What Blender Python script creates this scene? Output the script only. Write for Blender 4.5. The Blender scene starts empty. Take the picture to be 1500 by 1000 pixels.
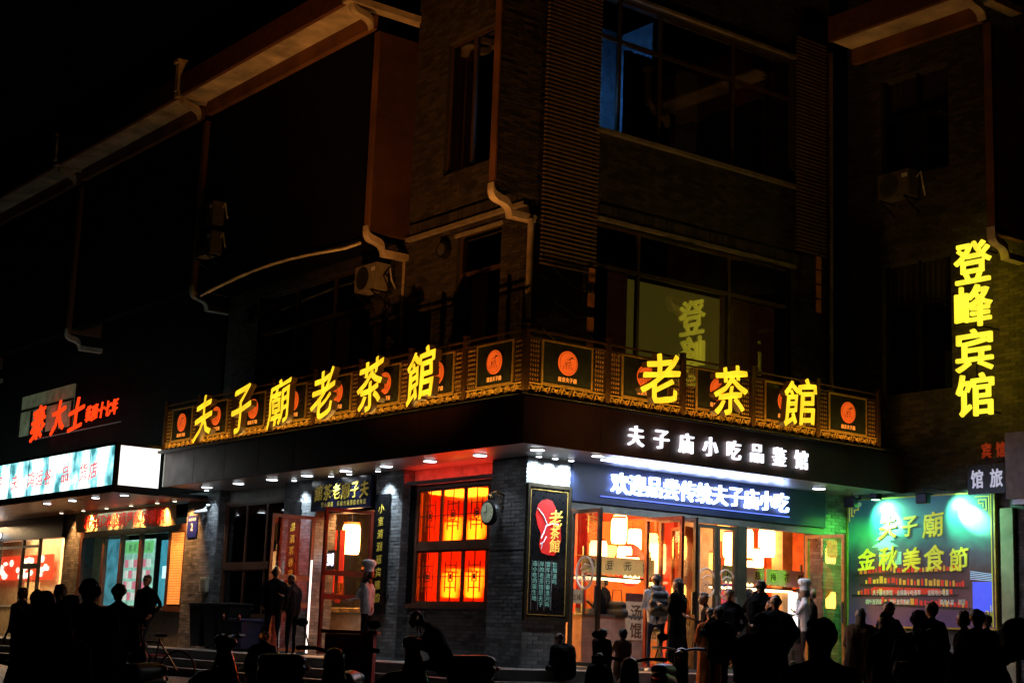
import bpy, math, random
import numpy as np
from mathutils import Vector, Matrix, noise
random.seed(7)
R = math.radians
S = bpy.context.scene
COL = S.collection
# ---------------------------------------------------------------- camera, world, exposure
cam = bpy.data.cameras.new('camera'); cam.lens = 54.95; cam.sensor_width = 36; cam.clip_end = 600; cam.clip_start = .1
cob = bpy.data.objects.new('camera', cam); COL.objects.link(cob); S.camera = cob
cr = Vector((0.60950954, 0.79190549, 0.03719974)); cu = Vector((0.12617643, -0.14322608, 0.98161387)); cf = Vector((-0.78267339, 0.59360929, 0.18721747))
M = Matrix((cr, cu, -cf)).transposed().to_4x4(); M.translation = Vector((21.2977, -16.5889, 0.4626)); cob.matrix_world = M
W = bpy.data.worlds.new('World'); S.world = W; W.use_nodes = True
wn = W.node_tree.nodes; sky = wn.new('ShaderNodeTexSky'); sky.sky_type = 'NISHITA'; sky.sun_disc = False
sky.sun_elevation = R(1.0); sky.sun_rotation = R(140)
W.node_tree.links.new(sky.outputs[0], wn['Background'].inputs[0]); wn['Background'].inputs[1].default_value = 0.0001
S.view_settings.view_transform = 'Standard'; S.view_settings.look = 'None'; S.view_settings.exposure = 0; S.view_settings.gamma = 1
S.render.engine = 'CYCLES'
cy = S.cycles
cy.use_denoising = True; cy.max_bounces = 7; cy.diffuse_bounces = 3; cy.glossy_bounces = 3; cy.transparent_max_bounces = 16
cy.transmission_bounces = 3; cy.caustics_reflective = False; cy.caustics_refractive = False; cy.sample_clamp_indirect = 3; cy.sample_clamp_direct = 0

# ---------------------------------------------------------------- materials
MATS = {}
def mat(name, col=(.5, .5, .5), rough=.6, metal=0., emit=None, es=0., var=.25, scale=6., bump=.0, coords='Object', island=0.):
    if name in MATS: return MATS[name]
    m = bpy.data.materials.new(name); m.use_nodes = True; MATS[name] = m
    nt = m.node_tree; b = nt.nodes['Principled BSDF']; N = nt.nodes.new; L = nt.links.new
    b.inputs['Roughness'].default_value = rough; b.inputs['Metallic'].default_value = metal
    tc = N('ShaderNodeTexCoord'); nz = N('ShaderNodeTexNoise'); nz.inputs['Scale'].default_value = scale; nz.inputs['Detail'].default_value = 6
    L(tc.outputs[coords], nz.inputs['Vector'])
    rp = N('ShaderNodeValToRGB'); c = rp.color_ramp; c.elements[0].position = .3; c.elements[1].position = .7
    c.elements[0].color = [x * (1 - var) for x in col] + [1]; c.elements[1].color = [min(1, x * (1 + var)) for x in col] + [1]
    L(nz.outputs['Fac'], rp.inputs[0]); src = rp.outputs[0]
    if island:
        g = N('ShaderNodeNewGeometry'); oi = N('ShaderNodeObjectInfo'); ad = N('ShaderNodeMath'); ad.operation = 'ADD'
        L(g.outputs['Random Per Island'], ad.inputs[0]); L(oi.outputs['Random'], ad.inputs[1])
        fr = N('ShaderNodeMath'); fr.operation = 'FRACT'; L(ad.outputs[0], fr.inputs[0])
        mr = N('ShaderNodeMapRange'); mr.inputs[3].default_value = 1 - island; mr.inputs[4].default_value = 1 + island; L(fr.outputs[0], mr.inputs[0])
        vm = N('ShaderNodeVectorMath'); vm.operation = 'SCALE'; L(src, vm.inputs[0]); L(mr.outputs[0], vm.inputs['Scale']); src = vm.outputs[0]
    L(src, b.inputs['Base Color'])
    n2 = N('ShaderNodeTexNoise'); n2.inputs['Scale'].default_value = scale * 2.3; L(tc.outputs[coords], n2.inputs['Vector'])
    mr2 = N('ShaderNodeMapRange'); mr2.inputs[3].default_value = max(.02, rough - .12); mr2.inputs[4].default_value = min(1, rough + .12)
    L(n2.outputs['Fac'], mr2.inputs[0]); L(mr2.outputs[0], b.inputs['Roughness'])
    if bump:
        bp = N('ShaderNodeBump'); bp.inputs['Strength'].default_value = bump; bp.inputs['Distance'].default_value = .02
        n3 = N('ShaderNodeTexNoise'); n3.inputs['Scale'].default_value = scale * 8; n3.inputs['Detail'].default_value = 5
        L(tc.outputs[coords], n3.inputs['Vector']); L(n3.outputs['Fac'], bp.inputs['Height']); L(bp.outputs[0], b.inputs['Normal'])
    if name.startswith(('dark_render', 'cloth_')): b.inputs['Specular IOR Level'].default_value = .05
    if emit:
        b.inputs['Emission Color'].default_value = (*emit, 1); b.inputs['Emission Strength'].default_value = es
    return m
def glass(name, tint=(1, 1, 1), refl=.12, rough=.02):
    if name in MATS: return MATS[name]
    m = bpy.data.materials.new(name); m.use_nodes = True; MATS[name] = m
    nt = m.node_tree; N = nt.nodes.new; L = nt.links.new; nt.nodes.remove(nt.nodes['Principled BSDF'])
    t = N('ShaderNodeBsdfTransparent'); t.inputs[0].default_value = (*tint, 1); g = N('ShaderNodeBsdfGlossy'); g.inputs['Roughness'].default_value = rough
    mx = N('ShaderNodeMixShader'); lw = N('ShaderNodeLayerWeight'); lw.inputs[0].default_value = .25
    mr = N('ShaderNodeMapRange'); mr.inputs[3].default_value = refl; mr.inputs[4].default_value = min(1, refl + .5)
    L(lw.outputs['Fresnel'], mr.inputs[0]); L(mr.outputs[0], mx.inputs[0]); L(t.outputs[0], mx.inputs[1]); L(g.outputs[0], mx.inputs[2])
    L(mx.outputs[0], nt.nodes['Material Output'].inputs[0]); return m
def glow(name, col, st, var=0., scale=3.):
    if name in MATS: return MATS[name]
    m = bpy.data.materials.new(name); m.use_nodes = True; MATS[name] = m
    nt = m.node_tree; b = nt.nodes['Principled BSDF']; b.inputs['Base Color'].default_value = (*[min(.8, c * .6) for c in col], 1)
    b.inputs['Roughness'].default_value = .4
    b.inputs['Emission Color'].default_value = (*col, 1); b.inputs['Emission Strength'].default_value = st
    if var:
        tc = nt.nodes.new('ShaderNodeTexCoord'); nz = nt.nodes.new('ShaderNodeTexNoise'); nz.inputs['Scale'].default_value = scale
        mr = nt.nodes.new('ShaderNodeMapRange'); mr.inputs[1].default_value = .3; mr.inputs[2].default_value = .7
        mr.inputs[3].default_value = st * (1 - var); mr.inputs[4].default_value = st * (1 + var)
        nt.links.new(tc.outputs['Object'], nz.inputs[0]); nt.links.new(nz.outputs['Fac'], mr.inputs[0]); nt.links.new(mr.outputs[0], b.inputs['Emission Strength'])
    return m
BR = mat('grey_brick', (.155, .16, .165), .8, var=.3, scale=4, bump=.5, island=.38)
BRU = mat('shaded_brick', (.058, .047, .040), .85, var=.35, scale=3, bump=.5, island=.45)  # darker copy of the grey brick, imitating dim light on upper walls
MORTU = mat('shaded_mortar', (.05, .042, .036), .95, var=.3, scale=9, bump=.5)  # mortar darkened likewise, upper-wall shade put into its colour
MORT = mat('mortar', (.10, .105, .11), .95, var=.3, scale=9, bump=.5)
PLW = mat('white_plaster', (.6, .5, .38), .8, var=.45, scale=1.6, bump=.25)
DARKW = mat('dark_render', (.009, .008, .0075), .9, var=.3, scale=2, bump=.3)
WOOD = mat('red_brown_wood', (.10, .038, .02), .42, var=.35, scale=7, bump=.2)
WOODL = mat('orange_wood', (.42, .16, .05), .5, var=.3, scale=5, bump=.15)
BLK = mat('black_metal', (.015, .014, .014), .4, .3, var=.3)
ALU = mat('grey_aluminium', (.3, .3, .3), .35, .8, var=.15)
FAS = mat('brown_fascia_panel', (.075, .034, .024), .5, var=.3, scale=1.3, bump=.12)
SOF = mat('soffit_panel', (.62, .60, .58), .33, .8, var=.1, scale=1.5)
SOFB = mat('brown_soffit_panel', (.30, .13, .07), .32, .4, var=.2, scale=1.5)
GOLD = mat('gilded_metal', (.8, .5, .12), .4, .6, var=.3, scale=14)
GOLDD = mat('dark_bronze', (.16, .085, .03), .42, .7, var=.3, scale=9)
STONE = mat('stone_slab', (.26, .25, .24), .55, var=.22, scale=2.5, bump=.25, island=.15)
ASPH = mat('asphalt', (.04, .038, .038), .38, var=.35, scale=5, bump=.6)
PLAQ = mat('navy_lacquer', (.012, .013, .035), .22, var=.2)
BLKL = mat('black_lacquer', (.004, .004, .005), .3, var=.2)
GOLDP = mat('gold_paint', (.75, .55, .07), .45, emit=(1, .75, .1), es=.05, var=.15)
REDP = mat('red_paint', (.75, .03, .015), .45, var=.12)
WHP = mat('white_paint', (.8, .8, .8), .6, var=.08)
CURT = mat('maroon_curtain', (.22, .07, .045), .9, var=.5, scale=5, emit=(.6, .17, .08), es=.014)  # faint emission imitates room light on the cloth
GL = glass('clear_glass', (.97, .98, .97), .035)
GLD = glass('dark_window_glass', (.55, .55, .55), .10)
GLR = glass('red_film_glass', (1., .42, .13), .04)
_nt = GLR.node_tree; _t = [q for q in _nt.nodes if q.type == 'BSDF_TRANSPARENT'][0]; _mx = [q for q in _nt.nodes if q.type == 'MIX_SHADER'][0]
_rf = _nt.nodes.new('ShaderNodeBsdfRefraction'); _rf.inputs['Color'].default_value = (1., .42, .13, 1); _rf.inputs['IOR'].default_value = 1.02; _rf.inputs['Roughness'].default_value = .5
_m2 = _nt.nodes.new('ShaderNodeMixShader'); _m2.inputs[0].default_value = .6; _nt.links.new(_t.outputs[0], _m2.inputs[1]); _nt.links.new(_rf.outputs[0], _m2.inputs[2]); _nt.links.new(_m2.outputs[0], _mx.inputs[1])

# ---------------------------------------------------------------- geometry helpers
class MB:
    def __init__(s): s.v = []; s.f = []; s.m = []
    def add(s, vs, fs, mi=0):
        o = len(s.v); s.v += [tuple(v) for v in vs]; s.f += [tuple(i + o for i in f) for f in fs]; s.m += [mi] * len(fs); return s
    def box(s, x0, x1, y0, y1, z0, z1, mi=0):
        if x0 > x1: x0, x1 = x1, x0
        if y0 > y1: y0, y1 = y1, y0
        if z0 > z1: z0, z1 = z1, z0
        return s.add([(x0,y0,z0),(x1,y0,z0),(x1,y1,z0),(x0,y1,z0),(x0,y0,z1),(x1,y0,z1),(x1,y1,z1),(x0,y1,z1)],
            [(0,3,2,1),(4,5,6,7),(0,1,5,4),(1,2,6,5),(2,3,7,6),(3,0,4,7)], mi)
    def quad(s, a, b, c, d, mi=0): return s.add([a, b, c, d], [(0, 1, 2, 3)], mi)
    def tube(s, pts, r, n=8, mi=0, cap=True):
        pts = [Vector(p) for p in pts]; rs = r if isinstance(r, (list, tuple)) else [r] * len(pts); rings = []; up = None
        for i, p in enumerate(pts):
            d = (pts[min(i + 1, len(pts) - 1)] - pts[max(i - 1, 0)]).normalized()
            if up is None: up = Vector((0, 0, 1)) if abs(d.z) < .9 else Vector((1, 0, 0))
            a = d.cross(up).normalized(); b = a.cross(d).normalized(); up = b
            rings.append([p + (a * math.cos(t) + b * math.sin(t)) * rs[i] for t in [2 * math.pi * k / n for k in range(n)]])
        vs = [v for rg in rings for v in rg]; fs = []
        for i in range(len(rings) - 1):
            for k in range(n): fs.append((i*n+k, i*n+(k+1)%n, (i+1)*n+(k+1)%n, (i+1)*n+k))
        if cap: fs.append(tuple(range(n))[::-1]); fs.append(tuple((len(rings)-1)*n+k for k in range(n)))
        return s.add(vs, fs, mi)
    def lathe(s, prof, c=(0,0,0), n=16, axis='z', mi=0):
        vs = []
        for r, h in prof:
            for k in range(n):
                a = 2*math.pi*k/n; u, w = r*math.cos(a), r*math.sin(a)
                p = {'z': (u, w, h), 'y': (u, h, w), 'x': (h, u, w)}[axis]; vs.append((c[0]+p[0], c[1]+p[1], c[2]+p[2]))
        fs = []
        for i in range(len(prof) - 1):
            for k in range(n): fs.append((i*n+k, i*n+(k+1)%n, (i+1)*n+(k+1)%n, (i+1)*n+k))
        fs.append(tuple(range(n))[::-1]); fs.append(tuple((len(prof)-1)*n+k for k in range(n)))
        return s.add(vs, fs, mi)
    def poly(s, pts, d, mi=0):   # pts 3-D outline, extruded by vector d
        n = len(pts); d = Vector(d); a = [Vector(p) for p in pts]; b = [p + d for p in a]
        fs = [tuple(range(n)), tuple(range(2*n-1, n-1, -1))] + [(i, n+i, n+(i+1)%n, (i+1)%n) for i in range(n)]
        return s.add(a + b, fs, mi)
    def ell(s, c, r, n=12, m=8, mi=0):
        vs = []
        for i in range(m + 1):
            t = math.pi * i / m
            for k in range(n):
                a = 2*math.pi*k/n; vs.append((c[0]+r[0]*math.sin(t)*math.cos(a), c[1]+r[1]*math.sin(t)*math.sin(a), c[2]+r[2]*math.cos(t)))
        fs = []
        for i in range(m):
            for k in range(n): fs.append((i*n+k, (i+1)*n+k, (i+1)*n+(k+1)%n, i*n+(k+1)%n))
        return s.add(vs, fs, mi)
    def mesh(s, name, mats, off=(0,0,0)):
        me = bpy.data.meshes.new(name); o = Vector(off)
        me.from_pydata([tuple(Vector(v) - o) for v in s.v], [], s.f)
        for m in (mats if isinstance(mats, (list, tuple)) else [mats]): me.materials.append(m)
        if any(s.m): me.polygons.foreach_set('material_index', s.m)
        me.update(); return me
    def build(s, name, mats, parent=None, smooth=False, kind=None, bevel=0):
        off = wloc(parent); me = s.mesh(name, mats, off)
        if smooth:
            me.polygons.foreach_set('use_smooth', [True]*len(me.polygons)); 
            try: me.set_sharp_from_angle(angle=R(40))
            except Exception: pass
        o = bpy.data.objects.new(name, me); COL.objects.link(o); o.parent = parent
        if kind: o['kind'] = kind
        if bevel:
            b = o.modifiers.new('b', 'BEVEL'); b.width = bevel; b.segments = 2; b.limit_method = 'ANGLE'
        return o
def wloc(p):
    v = Vector((0, 0, 0))
    while p is not None: v += p.location; p = p.parent
    return v
def thing(name, label, cat, loc=(0,0,0), group=None, rz=0):
    o = bpy.data.objects.new(name, None); COL.objects.link(o); o.location = loc; o.rotation_euler = (0, 0, rz); o.empty_display_size = .2
    o['label'] = label; o['category'] = cat
    if group: o['group'] = group
    return o
def tag(o, label, cat, group=None):
    o['label'] = label; o['category'] = cat
    if group: o['group'] = group
    return o
def bx(name, m, parent, *b, **k): return MB().box(*b).build(name, m, parent, **k)
def dup(o, parent=None, loc=None, rz=None, label=None):
    c = o.copy(); COL.objects.link(c); c.parent = parent
    if loc is not None: c.location = loc
    if rz is not None: c.rotation_euler = (0, 0, rz)
    if label: c['label'] = label
    for ch in list(o.children): dup(ch, c)
    return c
def lamp(kind, name, parent, loc, power, col, **k):
    l = bpy.data.lights.new(name, kind); l.energy = power; l.color = col
    aim = k.pop('aim', None)
    for a, v in k.items(): setattr(l, a, v)
    o = bpy.data.objects.new(name, l); COL.objects.link(o); o.parent = parent; o.location = Vector(loc) - wloc(parent)
    if aim is not None: o.rotation_euler = (Vector(aim) - Vector(loc)).to_track_quat('-Z', 'Y').to_euler()
    return o
# --- text
_G = {}
def glyph(ch, bold=0., res=2):
    k = (ch, bold)
    if k in _G: return _G[k]
    c = bpy.data.curves.new('t', 'FONT'); c.body = ch; c.size = 1; c.extrude = .5; c.offset = bold; c.resolution_u = res
    o = bpy.data.objects.new('t', c); COL.objects.link(o)
    dg = bpy.context.evaluated_depsgraph_get(); dg.update()
    me = bpy.data.meshes.new_from_object(o.evaluated_get(dg))
    n = len(me.vertices); co = np.zeros(n * 3); me.vertices.foreach_get('co', co); co = co.reshape(-1, 3)
    fs = [tuple(p.vertices) for p in me.polygons]
    if n:
        lo = co.min(0); hi = co.max(0); w = max(hi[0] - lo[0], .02); h = max(hi[1] - lo[1], .02)
        asp = (w, h); co = (co - lo) / np.array([w, h, 1.])
    else: asp = (1, 1)
    COL.objects.unlink(o); bpy.data.objects.remove(o); bpy.data.curves.remove(c); bpy.data.meshes.remove(me)
    _G[k] = (co, fs, asp); return _G[k]
def add_text(mb, ch, O, Rv, Uv, w, h, depth, bold=0., brush=0., fill=False, seed=0, mi_front=0, mi_side=0, shear=0.):
    """one character in the cell O..O+w*Rv..O+h*Uv, extruded by depth along the normal"""
    co, fs, asp = glyph(ch, 0.)
    if not len(co): return
    if bold:
        nb = 8; co = np.concatenate([co] + [co + np.array([bold * math.cos(q * 6.2832 / nb) / asp[0], bold * math.sin(q * 6.2832 / nb) / asp[1], 0]) * np.array([1, 1, 1]) + np.array([0, 0, .004 * (q + 1)]) * (co[:, 2:3] > .5) for q in range(nb)])
        n0 = len(glyph(ch, 0.)[0]); fs = [tuple(i + n0 * q for i in f) for q in range(nb + 1) for f in fs]
    O = Vector(O); Rv = Vector(Rv); Uv = Vector(Uv); Nv = Rv.cross(Uv)
    a, b = asp
    if fill: sx, sy = w, h; ox = oy = 0
    else:
        sx, sy = a * w, b * h; ox, oy = (w - sx) / 2, (h - sy) / 2
    x = co[:, 0].copy(); y = co[:, 1].copy()
    if brush:
        rs = random.Random(seed); ph = [rs.uniform(0, 6.28) for _ in range(4)]
        y2 = y + brush * (x - .5) + .018 * np.sin(x * 7 + ph[0]) * (brush > 0); x2 = x + .05 * (y - .5) + .022 * np.sin(y * 8 + ph[1]) - .02 * np.sin(x * 5 + ph[2])
        x, y = x2, y2
    x = x + shear * (y - .5)
    X = ox + x * sx; Y = oy + y * sy; Z = co[:, 2] * depth
    vs = [O + Rv * X[i] + Uv * Y[i] + Nv * Z[i] for i in range(len(X))]
    if mi_front == mi_side: mb.add(vs, fs, mi_front)
    else:
        z = co[:, 2]; fr = [f for f in fs if min(z[i] for i in f) > .9]; sd = [f for f in fs if min(z[i] for i in f) <= .9]
        mb.add(vs, fr, mi_front); mb.add(vs, sd, mi_side)
def text_run(name, s, O, Rv, Uv, w, h, pitch, depth, m, parent, vertical=False, **k):
    mb = MB(); O = Vector(O); Rv = Vector(Rv); Uv = Vector(Uv)
    if w >= .18:
        for i, ch in enumerate(s):
            if ch == ' ': continue
            mb = MB(); add_text(mb, ch, O + (Uv * (-pitch * i) if vertical else Rv * (pitch * i)), Rv, Uv, w, h, depth, seed=i, **k); mb.build('character', m, parent)
        return
    for i, ch in enumerate(s):
        if ch == ' ': continue
        add_text(mb, ch, O + (Uv * (-pitch * i) if vertical else Rv * (pitch * i)), Rv, Uv, w, h, depth, seed=i, **k)
    return mb.build(name, m, parent, kind='stuff')
XL, XU = (1, 0, 0), (0, 0, 1)      # left facade: right = +x, normal -y
XR = (0, 1, 0)                     # right facade: right = +y, normal +x

# --- bricks
BRICKMESH = {}
def brick_face(parent, O, U, width, height, singles=None, name='brick_courses', holes=(), soldier=False, m=None):
    """proud bricks on a wall face; O lower corner, U horizontal unit vector, normal = U x Z"""
    m = m or BR
    U = Vector(U); N = U.cross(Vector((0,0,1))); O = Vector(O); bl, bh, g = .24, .058, .010
    mb = MB(); rnd = random.Random(int(width*100+height*7)); n_single = 0; row = 0; z = 0.
    while z + bh <= height + .001:
        x = -(row % 2) * bl / 2
        while x < width:
            a, b = max(0, x), min(width, x + bl - g)
            if b - a > .03 and not any(h[0] < (a+b)/2 < h[1] and h[2] < z + bh/2 < h[3] for h in holes):
                d = .007 + rnd.random() * .009; p = O + U * a + Vector((0,0,z))
                vs = [p, p + U*(b-a), p + U*(b-a) + Vector((0,0,bh)), p + Vector((0,0,bh))]
                q = [v + N * d for v in vs]
                if singles is not None and singles[0] > 0:
                    singles[0] -= 1; key = (round(b-a, 3), tuple(U), round(d, 3))
                    if key not in BRICKMESH:
                        t = MB(); t.add([v - p for v in vs] + [v - p for v in q], [(4,5,6,7),(0,1,5,4),(1,2,6,5),(2,3,7,6),(3,0,4,7)]); BRICKMESH[key] = t.mesh('brick', m)
                    o = bpy.data.objects.new('brick', BRICKMESH[key]); COL.objects.link(o); o.parent = parent; o.location = p - wloc(parent)
                else: mb.add(vs + q, [(4,5,6,7),(0,1,5,4),(1,2,6,5),(2,3,7,6),(3,0,4,7)])
            x += bl
        z += bh + g; row += 1
    if mb.v: mb.build(name, m, parent, kind='stuff')
def wall(parent, name, b, faces='f', m=None, bricks=True, holes=(), bm=None):
    """box wall b=(x0,x1,y0,y1,z0,z1); faces: 'f' front (-y), 'r' right (+x)"""
    o = bx(name, m or MORT, parent, *b)
    if bricks:
        if 'f' in faces: brick_face(parent, (b[0], b[2], b[4]), (1,0,0), b[1]-b[0], b[5]-b[4], m=bm)
        if 'r' in faces: brick_face(parent, (b[1], b[2], b[4]), (0,1,0), b[3]-b[2], b[5]-b[4], m=bm)
    return o

# ================================================================ GROUND
def gz(x, y):
    if x <= 1.9 and y >= -1.9: return 0.
    d = max(x - 1.9, -1.9 - y)
    if d < .35: return -.16
    if d < .7: return -.32
    return -.48 - .033 * (d - .7)
mb = MB()
xs = [-160, -80, -50, -30, -20, -10, 0, 2.6, 6, 10, 16, 22, 40, 90, 160]; ys = [-160, -80, -40, -25, -18, -12, -8, -5, -2.6, 2, 8, 16, 30, 60, 160]
vs = []
for y in ys:
    for x in xs:
        d = max(x - 1.9, -1.9 - y, .7); vs.append((x, y, -.48 - .033 * (min(d, 25) - .7)))
n = len(xs)
mb.add(vs, [(j*n+i, j*n+i+1, (j+1)*n+i+1, (j+1)*n+i) for j in range(len(ys)-1) for i in range(n-1)])
mb.build('street', ASPH)['kind'] = 'structure'
for k, (e, z) in enumerate(((2.6, -.32), (2.25, -.16), (1.9, 0.))):
    mb = MB(); e2 = e
    mb.box(-30, e2, -e2, 16, -2, z); o = mb.build('stone_step' if z else 'pavement', STONE); o['kind'] = 'structure'
# paving slabs along the platform edge (parts of the pavement)
PAV = o; slab = {}
for i in range(46):
    x = 1.9 - .62 * (i + 1)
    if 'x' not in slab: slab['x'] = MB().box(0, .612, 0, .9, -.02, .012).mesh('paving_slab', STONE)
    q = bpy.data.objects.new('paving_slab', slab['x']); COL.objects.link(q); q.parent = PAV; q.location = (x, -1.88, random.uniform(0, .003))
for i in range(22):
    y = -.96 + .62 * i
    if 'y' not in slab: slab['y'] = MB().box(0, .9, 0, .612, -.02, .012).mesh('paving_slab', STONE)
    q = bpy.data.objects.new('paving_slab', slab['y']); COL.objects.link(q); q.parent = PAV; q.location = (.98, y, random.uniform(0, .003))

# ================================================================ CORNER TEA HOUSE
H = thing('tea_house', 'dark grey brick corner tea house with gilded balcony and brightly lit ground floor', 'building', (0, 0, 0))
# corner pillar with single bricks
pil = bx('brick_pillar', MORT, H, -1.0, 0, 0, .97, .0, 3.6)
cnt = [150]; brick_face(pil, (-1.0, 0, 2.0), (1,0,0), 1.0, 1.6, cnt); brick_face(pil, (-1.0, 0, 0), (1,0,0), 1.0, 2.0)
cnt = [150]; brick_face(pil, (0, 0, 0), (0,1,0), .97, 3.6, cnt)
# left facade pillars
def pillar(x0, x1, y0=0, y1=.5, z1=3.6, faces='fr'):
    p = bx('brick_pillar', MORT, H, x0, x1, y0, y1, 0, z1)
    brick_face(p, (x0, y0, 0), (1,0,0), x1-x0, z1)
    if 'r' in faces: brick_face(p, (x1, y0, 0), (0,1,0), y1-y0, z1)
    return p
pillar(-4.8, -3.85); pillar(-8.45, -7.1); p2 = pillar(-13.1, -11.5)
# wall under and above the red window
wall(H, 'wall', (-3.85, -1.0, .22, .45, 0, 1.0))
bx('lintel', mat('pale_plaster_band', (.4, .37, .34), .7, bump=.2), H, -3.85, -1.0, .25, .45, 3.3, 3.6)
wall(H, 'wall', (-11.5, -8.45, .22, .45, 0, .75)); bx('lintel', MATS['pale_plaster_band'], H, -11.5, -8.45, .25, .45, 3.28, 3.6)
bx('lintel', BLK, H, -7.1, -4.8, .2, .45, 2.9, 3.6)
# red windows
def muntin_window(x0, x1, z0, z1, rows, pane_w, m_glass, ornate=True, name='window'):
    w = thing.__call__(name, '', '') if False else bpy.data.objects.new(name, None)
    COL.objects.link(w); w.parent = H; w.location = (x0, .2, z0)
    fr = MB(); fr.box(x0, x1, .14, .26, z0-.09, z0); fr.box(x0, x1, .14, .26, z1, z1+.09); fr.box(x0-.0, x0+.07, .145, .255, z0, z1); fr.box(x1-.03, x1, .145, .255, z0, z1)
    zs = [z0]
    for r in rows: zs.append(r)
    zs.append(z1)
    for r in rows: fr.box(x0+.07, x1-.03, .15, .25, r-.07, r+.07)
    fr.build('frame', WOOD, w)
    sill = bx('sill', WOOD, w, x0-.05, x1, .02, .14, z0-.1, z0-.02)
    xs_ = x0 + .07
    while xs_ < x1 - .1:
        xe = min(xs_ + pane_w, x1 - .03)
        for a, b in zip(zs[:-1], zs[1:]):
            a2 = a + (.07 if a != z0 else 0); b2 = b - (.07 if b != z1 else 0)
            sash = MB(); t = .035
            sash.box(xs_, xs_+t, .17, .215, a2, b2); sash.box(xe-t, xe, .17, .215, a2, b2); sash.box(xs_+t, xe-t, .17, .215, a2, a2+t); sash.box(xs_+t, xe-t, .17, .215, b2-t, b2)
            if ornate and xe - xs_ > .5:
                cx, cz = (xs_+xe)/2, (a2+b2)/2; hh = (b2-a2)/2 - t; hw = (xe-xs_)/2 - t; e = .009
                for q in ((cx-e, cx+e, cz+.09, cz+hh), (cx-e, cx+e, cz-hh, cz-.09), (cx-hw, cx-.07, cz-e, cz+e), (cx+.07, cx+hw, cz-e, cz+e),
                          (cx-.17, cx+.17, cz+.2-e, cz+.2+e), (cx-.17, cx+.17, cz-.2-e, cz-.2+e), (cx-.17-e, cx-.17+e, cz-.28, cz+.28), (cx+.17-e, cx+.17+e, cz-.28, cz+.28),
                          (cx-.07, cx+.07, cz+.075, cz+.09), (cx-.07, cx+.07, cz-.09, cz-.075), (cx-.07, cx-.055, cz-.09, cz+.09), (cx+.055, cx+.07, cz-.09, cz+.09), (cx-.03, cx+.03, cz-.05, cz+.05)):
                    sash.box(q[0], q[1], .175, .19, q[2], q[3])
            sash.build('sash', WOOD, w)
            bx('pane', m_glass, w, xs_+t, xe-t, .198, .204, a2+t, b2-t)
        xs_ = xe
    return w
bx('jamb', DARKW, H, -3.85, -3.6, .16, .45, 1.0, 3.3)
w1 = muntin_window(-3.6, -1.0, 1.08, 3.2, [2.12], .74, GLR)
w1['label'] = 'red glowing lattice window of two rows of panes'
w2 = muntin_window(-11.45, -8.5, .78, 3.25, [1.85], .94, GLD, ornate=False)
w2['label'] = 'unlit brown timber window behind the bins'
bx('door_notice', mat('notice_print', (.75, .8, .55), .6), w2, -9.1, -8.85, .13, .138, 1.3, 1.85)
bx('notice_footer', REDP, w2, -9.1, -8.85, .124, .129, 1.3, 1.5)
# ------ canopy
C = bpy.data.objects.new('canopy', None); COL.objects.link(C); C.parent = H; C.location = (1.4, -1.2, 3.6)
FY, FX = -1.2, 1.4
zf0, zf1 = 3.6, 4.36
n = 9; x0 = -12.0
for i in range(n):
    a = x0 + (FX - x0) * i / n; b = x0 + (FX - x0) * (i + 1) / n
    bx('fascia_panel', FAS, C, a + .008, b - (.008 if i < n-1 else 0), FY, FY + .05, zf0, zf1)
n = 6
for i in range(n):
    a = FY + .05 + (8.4 - FY - .05) * i / n; b = FY + .05 + (8.4 - FY - .05) * (i + 1) / n
    bx('fascia_panel', FAS, C, FX - .05, FX, a + (.004 if i else 0), b - .004, zf0, zf1)
bx('coping', BLK, C, -12.05, FX + .1, FY - .1, FY + .16, zf1, zf1 + .06); bx('coping', BLK, C, FX - .16, FX + .1, FY + .162, 8.4, zf1, zf1 + .06)
bx('end_panel', mat('pale_end_panel', (.45, .44, .36), .4, .3), C, -12.05, -12.0, FY, .3, zf0, zf1)
for i in range(9):
    a = -12.0 + i * 1.45; bx('soffit_panel', SOF, C, a + .003, min(a + 1.447, FX-.052), FY + .052, .3 if a < -1.1 else .0, 3.6, 3.62)
bx('soffit_panel', SOF, C, -12.0+9*1.45+.003, FX-.052, FY+.052, 0, 3.6, 3.62)
for i in range(6):
    a = .003 + i * 1.4; bx('soffit_panel', SOF, C, .0, FX - .052, a, min(a + 1.394, 8.4), 3.6, 3.62)
bx('canopy_deck', BLK, C, -12.0, 0, FY+.16, .3, 4.3, 4.36); bx('canopy_deck', BLK, C, 0, FX-.16, FY+.16, 8.4, 4.3, 4.36)
# ------ opening on the right facade
HB = mat('green_grey_stone_beam', (.13, .14, .12), .6, bump=.3, scale=3)
bx('beam', HB, H, -.1, .04, .97, 7.6, 2.76, 2.9)
bx('mullion', mat('bronze_mullion', (.10, .09, .07), .4, .5), H, -.08, .03, 5.15, 5.4, 0, 2.76)
bx('threshold', STONE, H, -.2, .1, .97, 7.6, 0.012, .06)
pz = pillar(-.5, 0, 7.6, 8.4, 3.6, 'r')
bx('reveal', MORT, H, -.3, -.1, .97, 7.6, 2.9, 3.6)
# ------ upper walls
def upwall(x0, x1, y0, y1, z0, z1, f='f'): return wall(H, 'upper_wall', (x0, x1, y0, y1, z0, z1), f, MORTU, bm=BRU)
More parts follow.
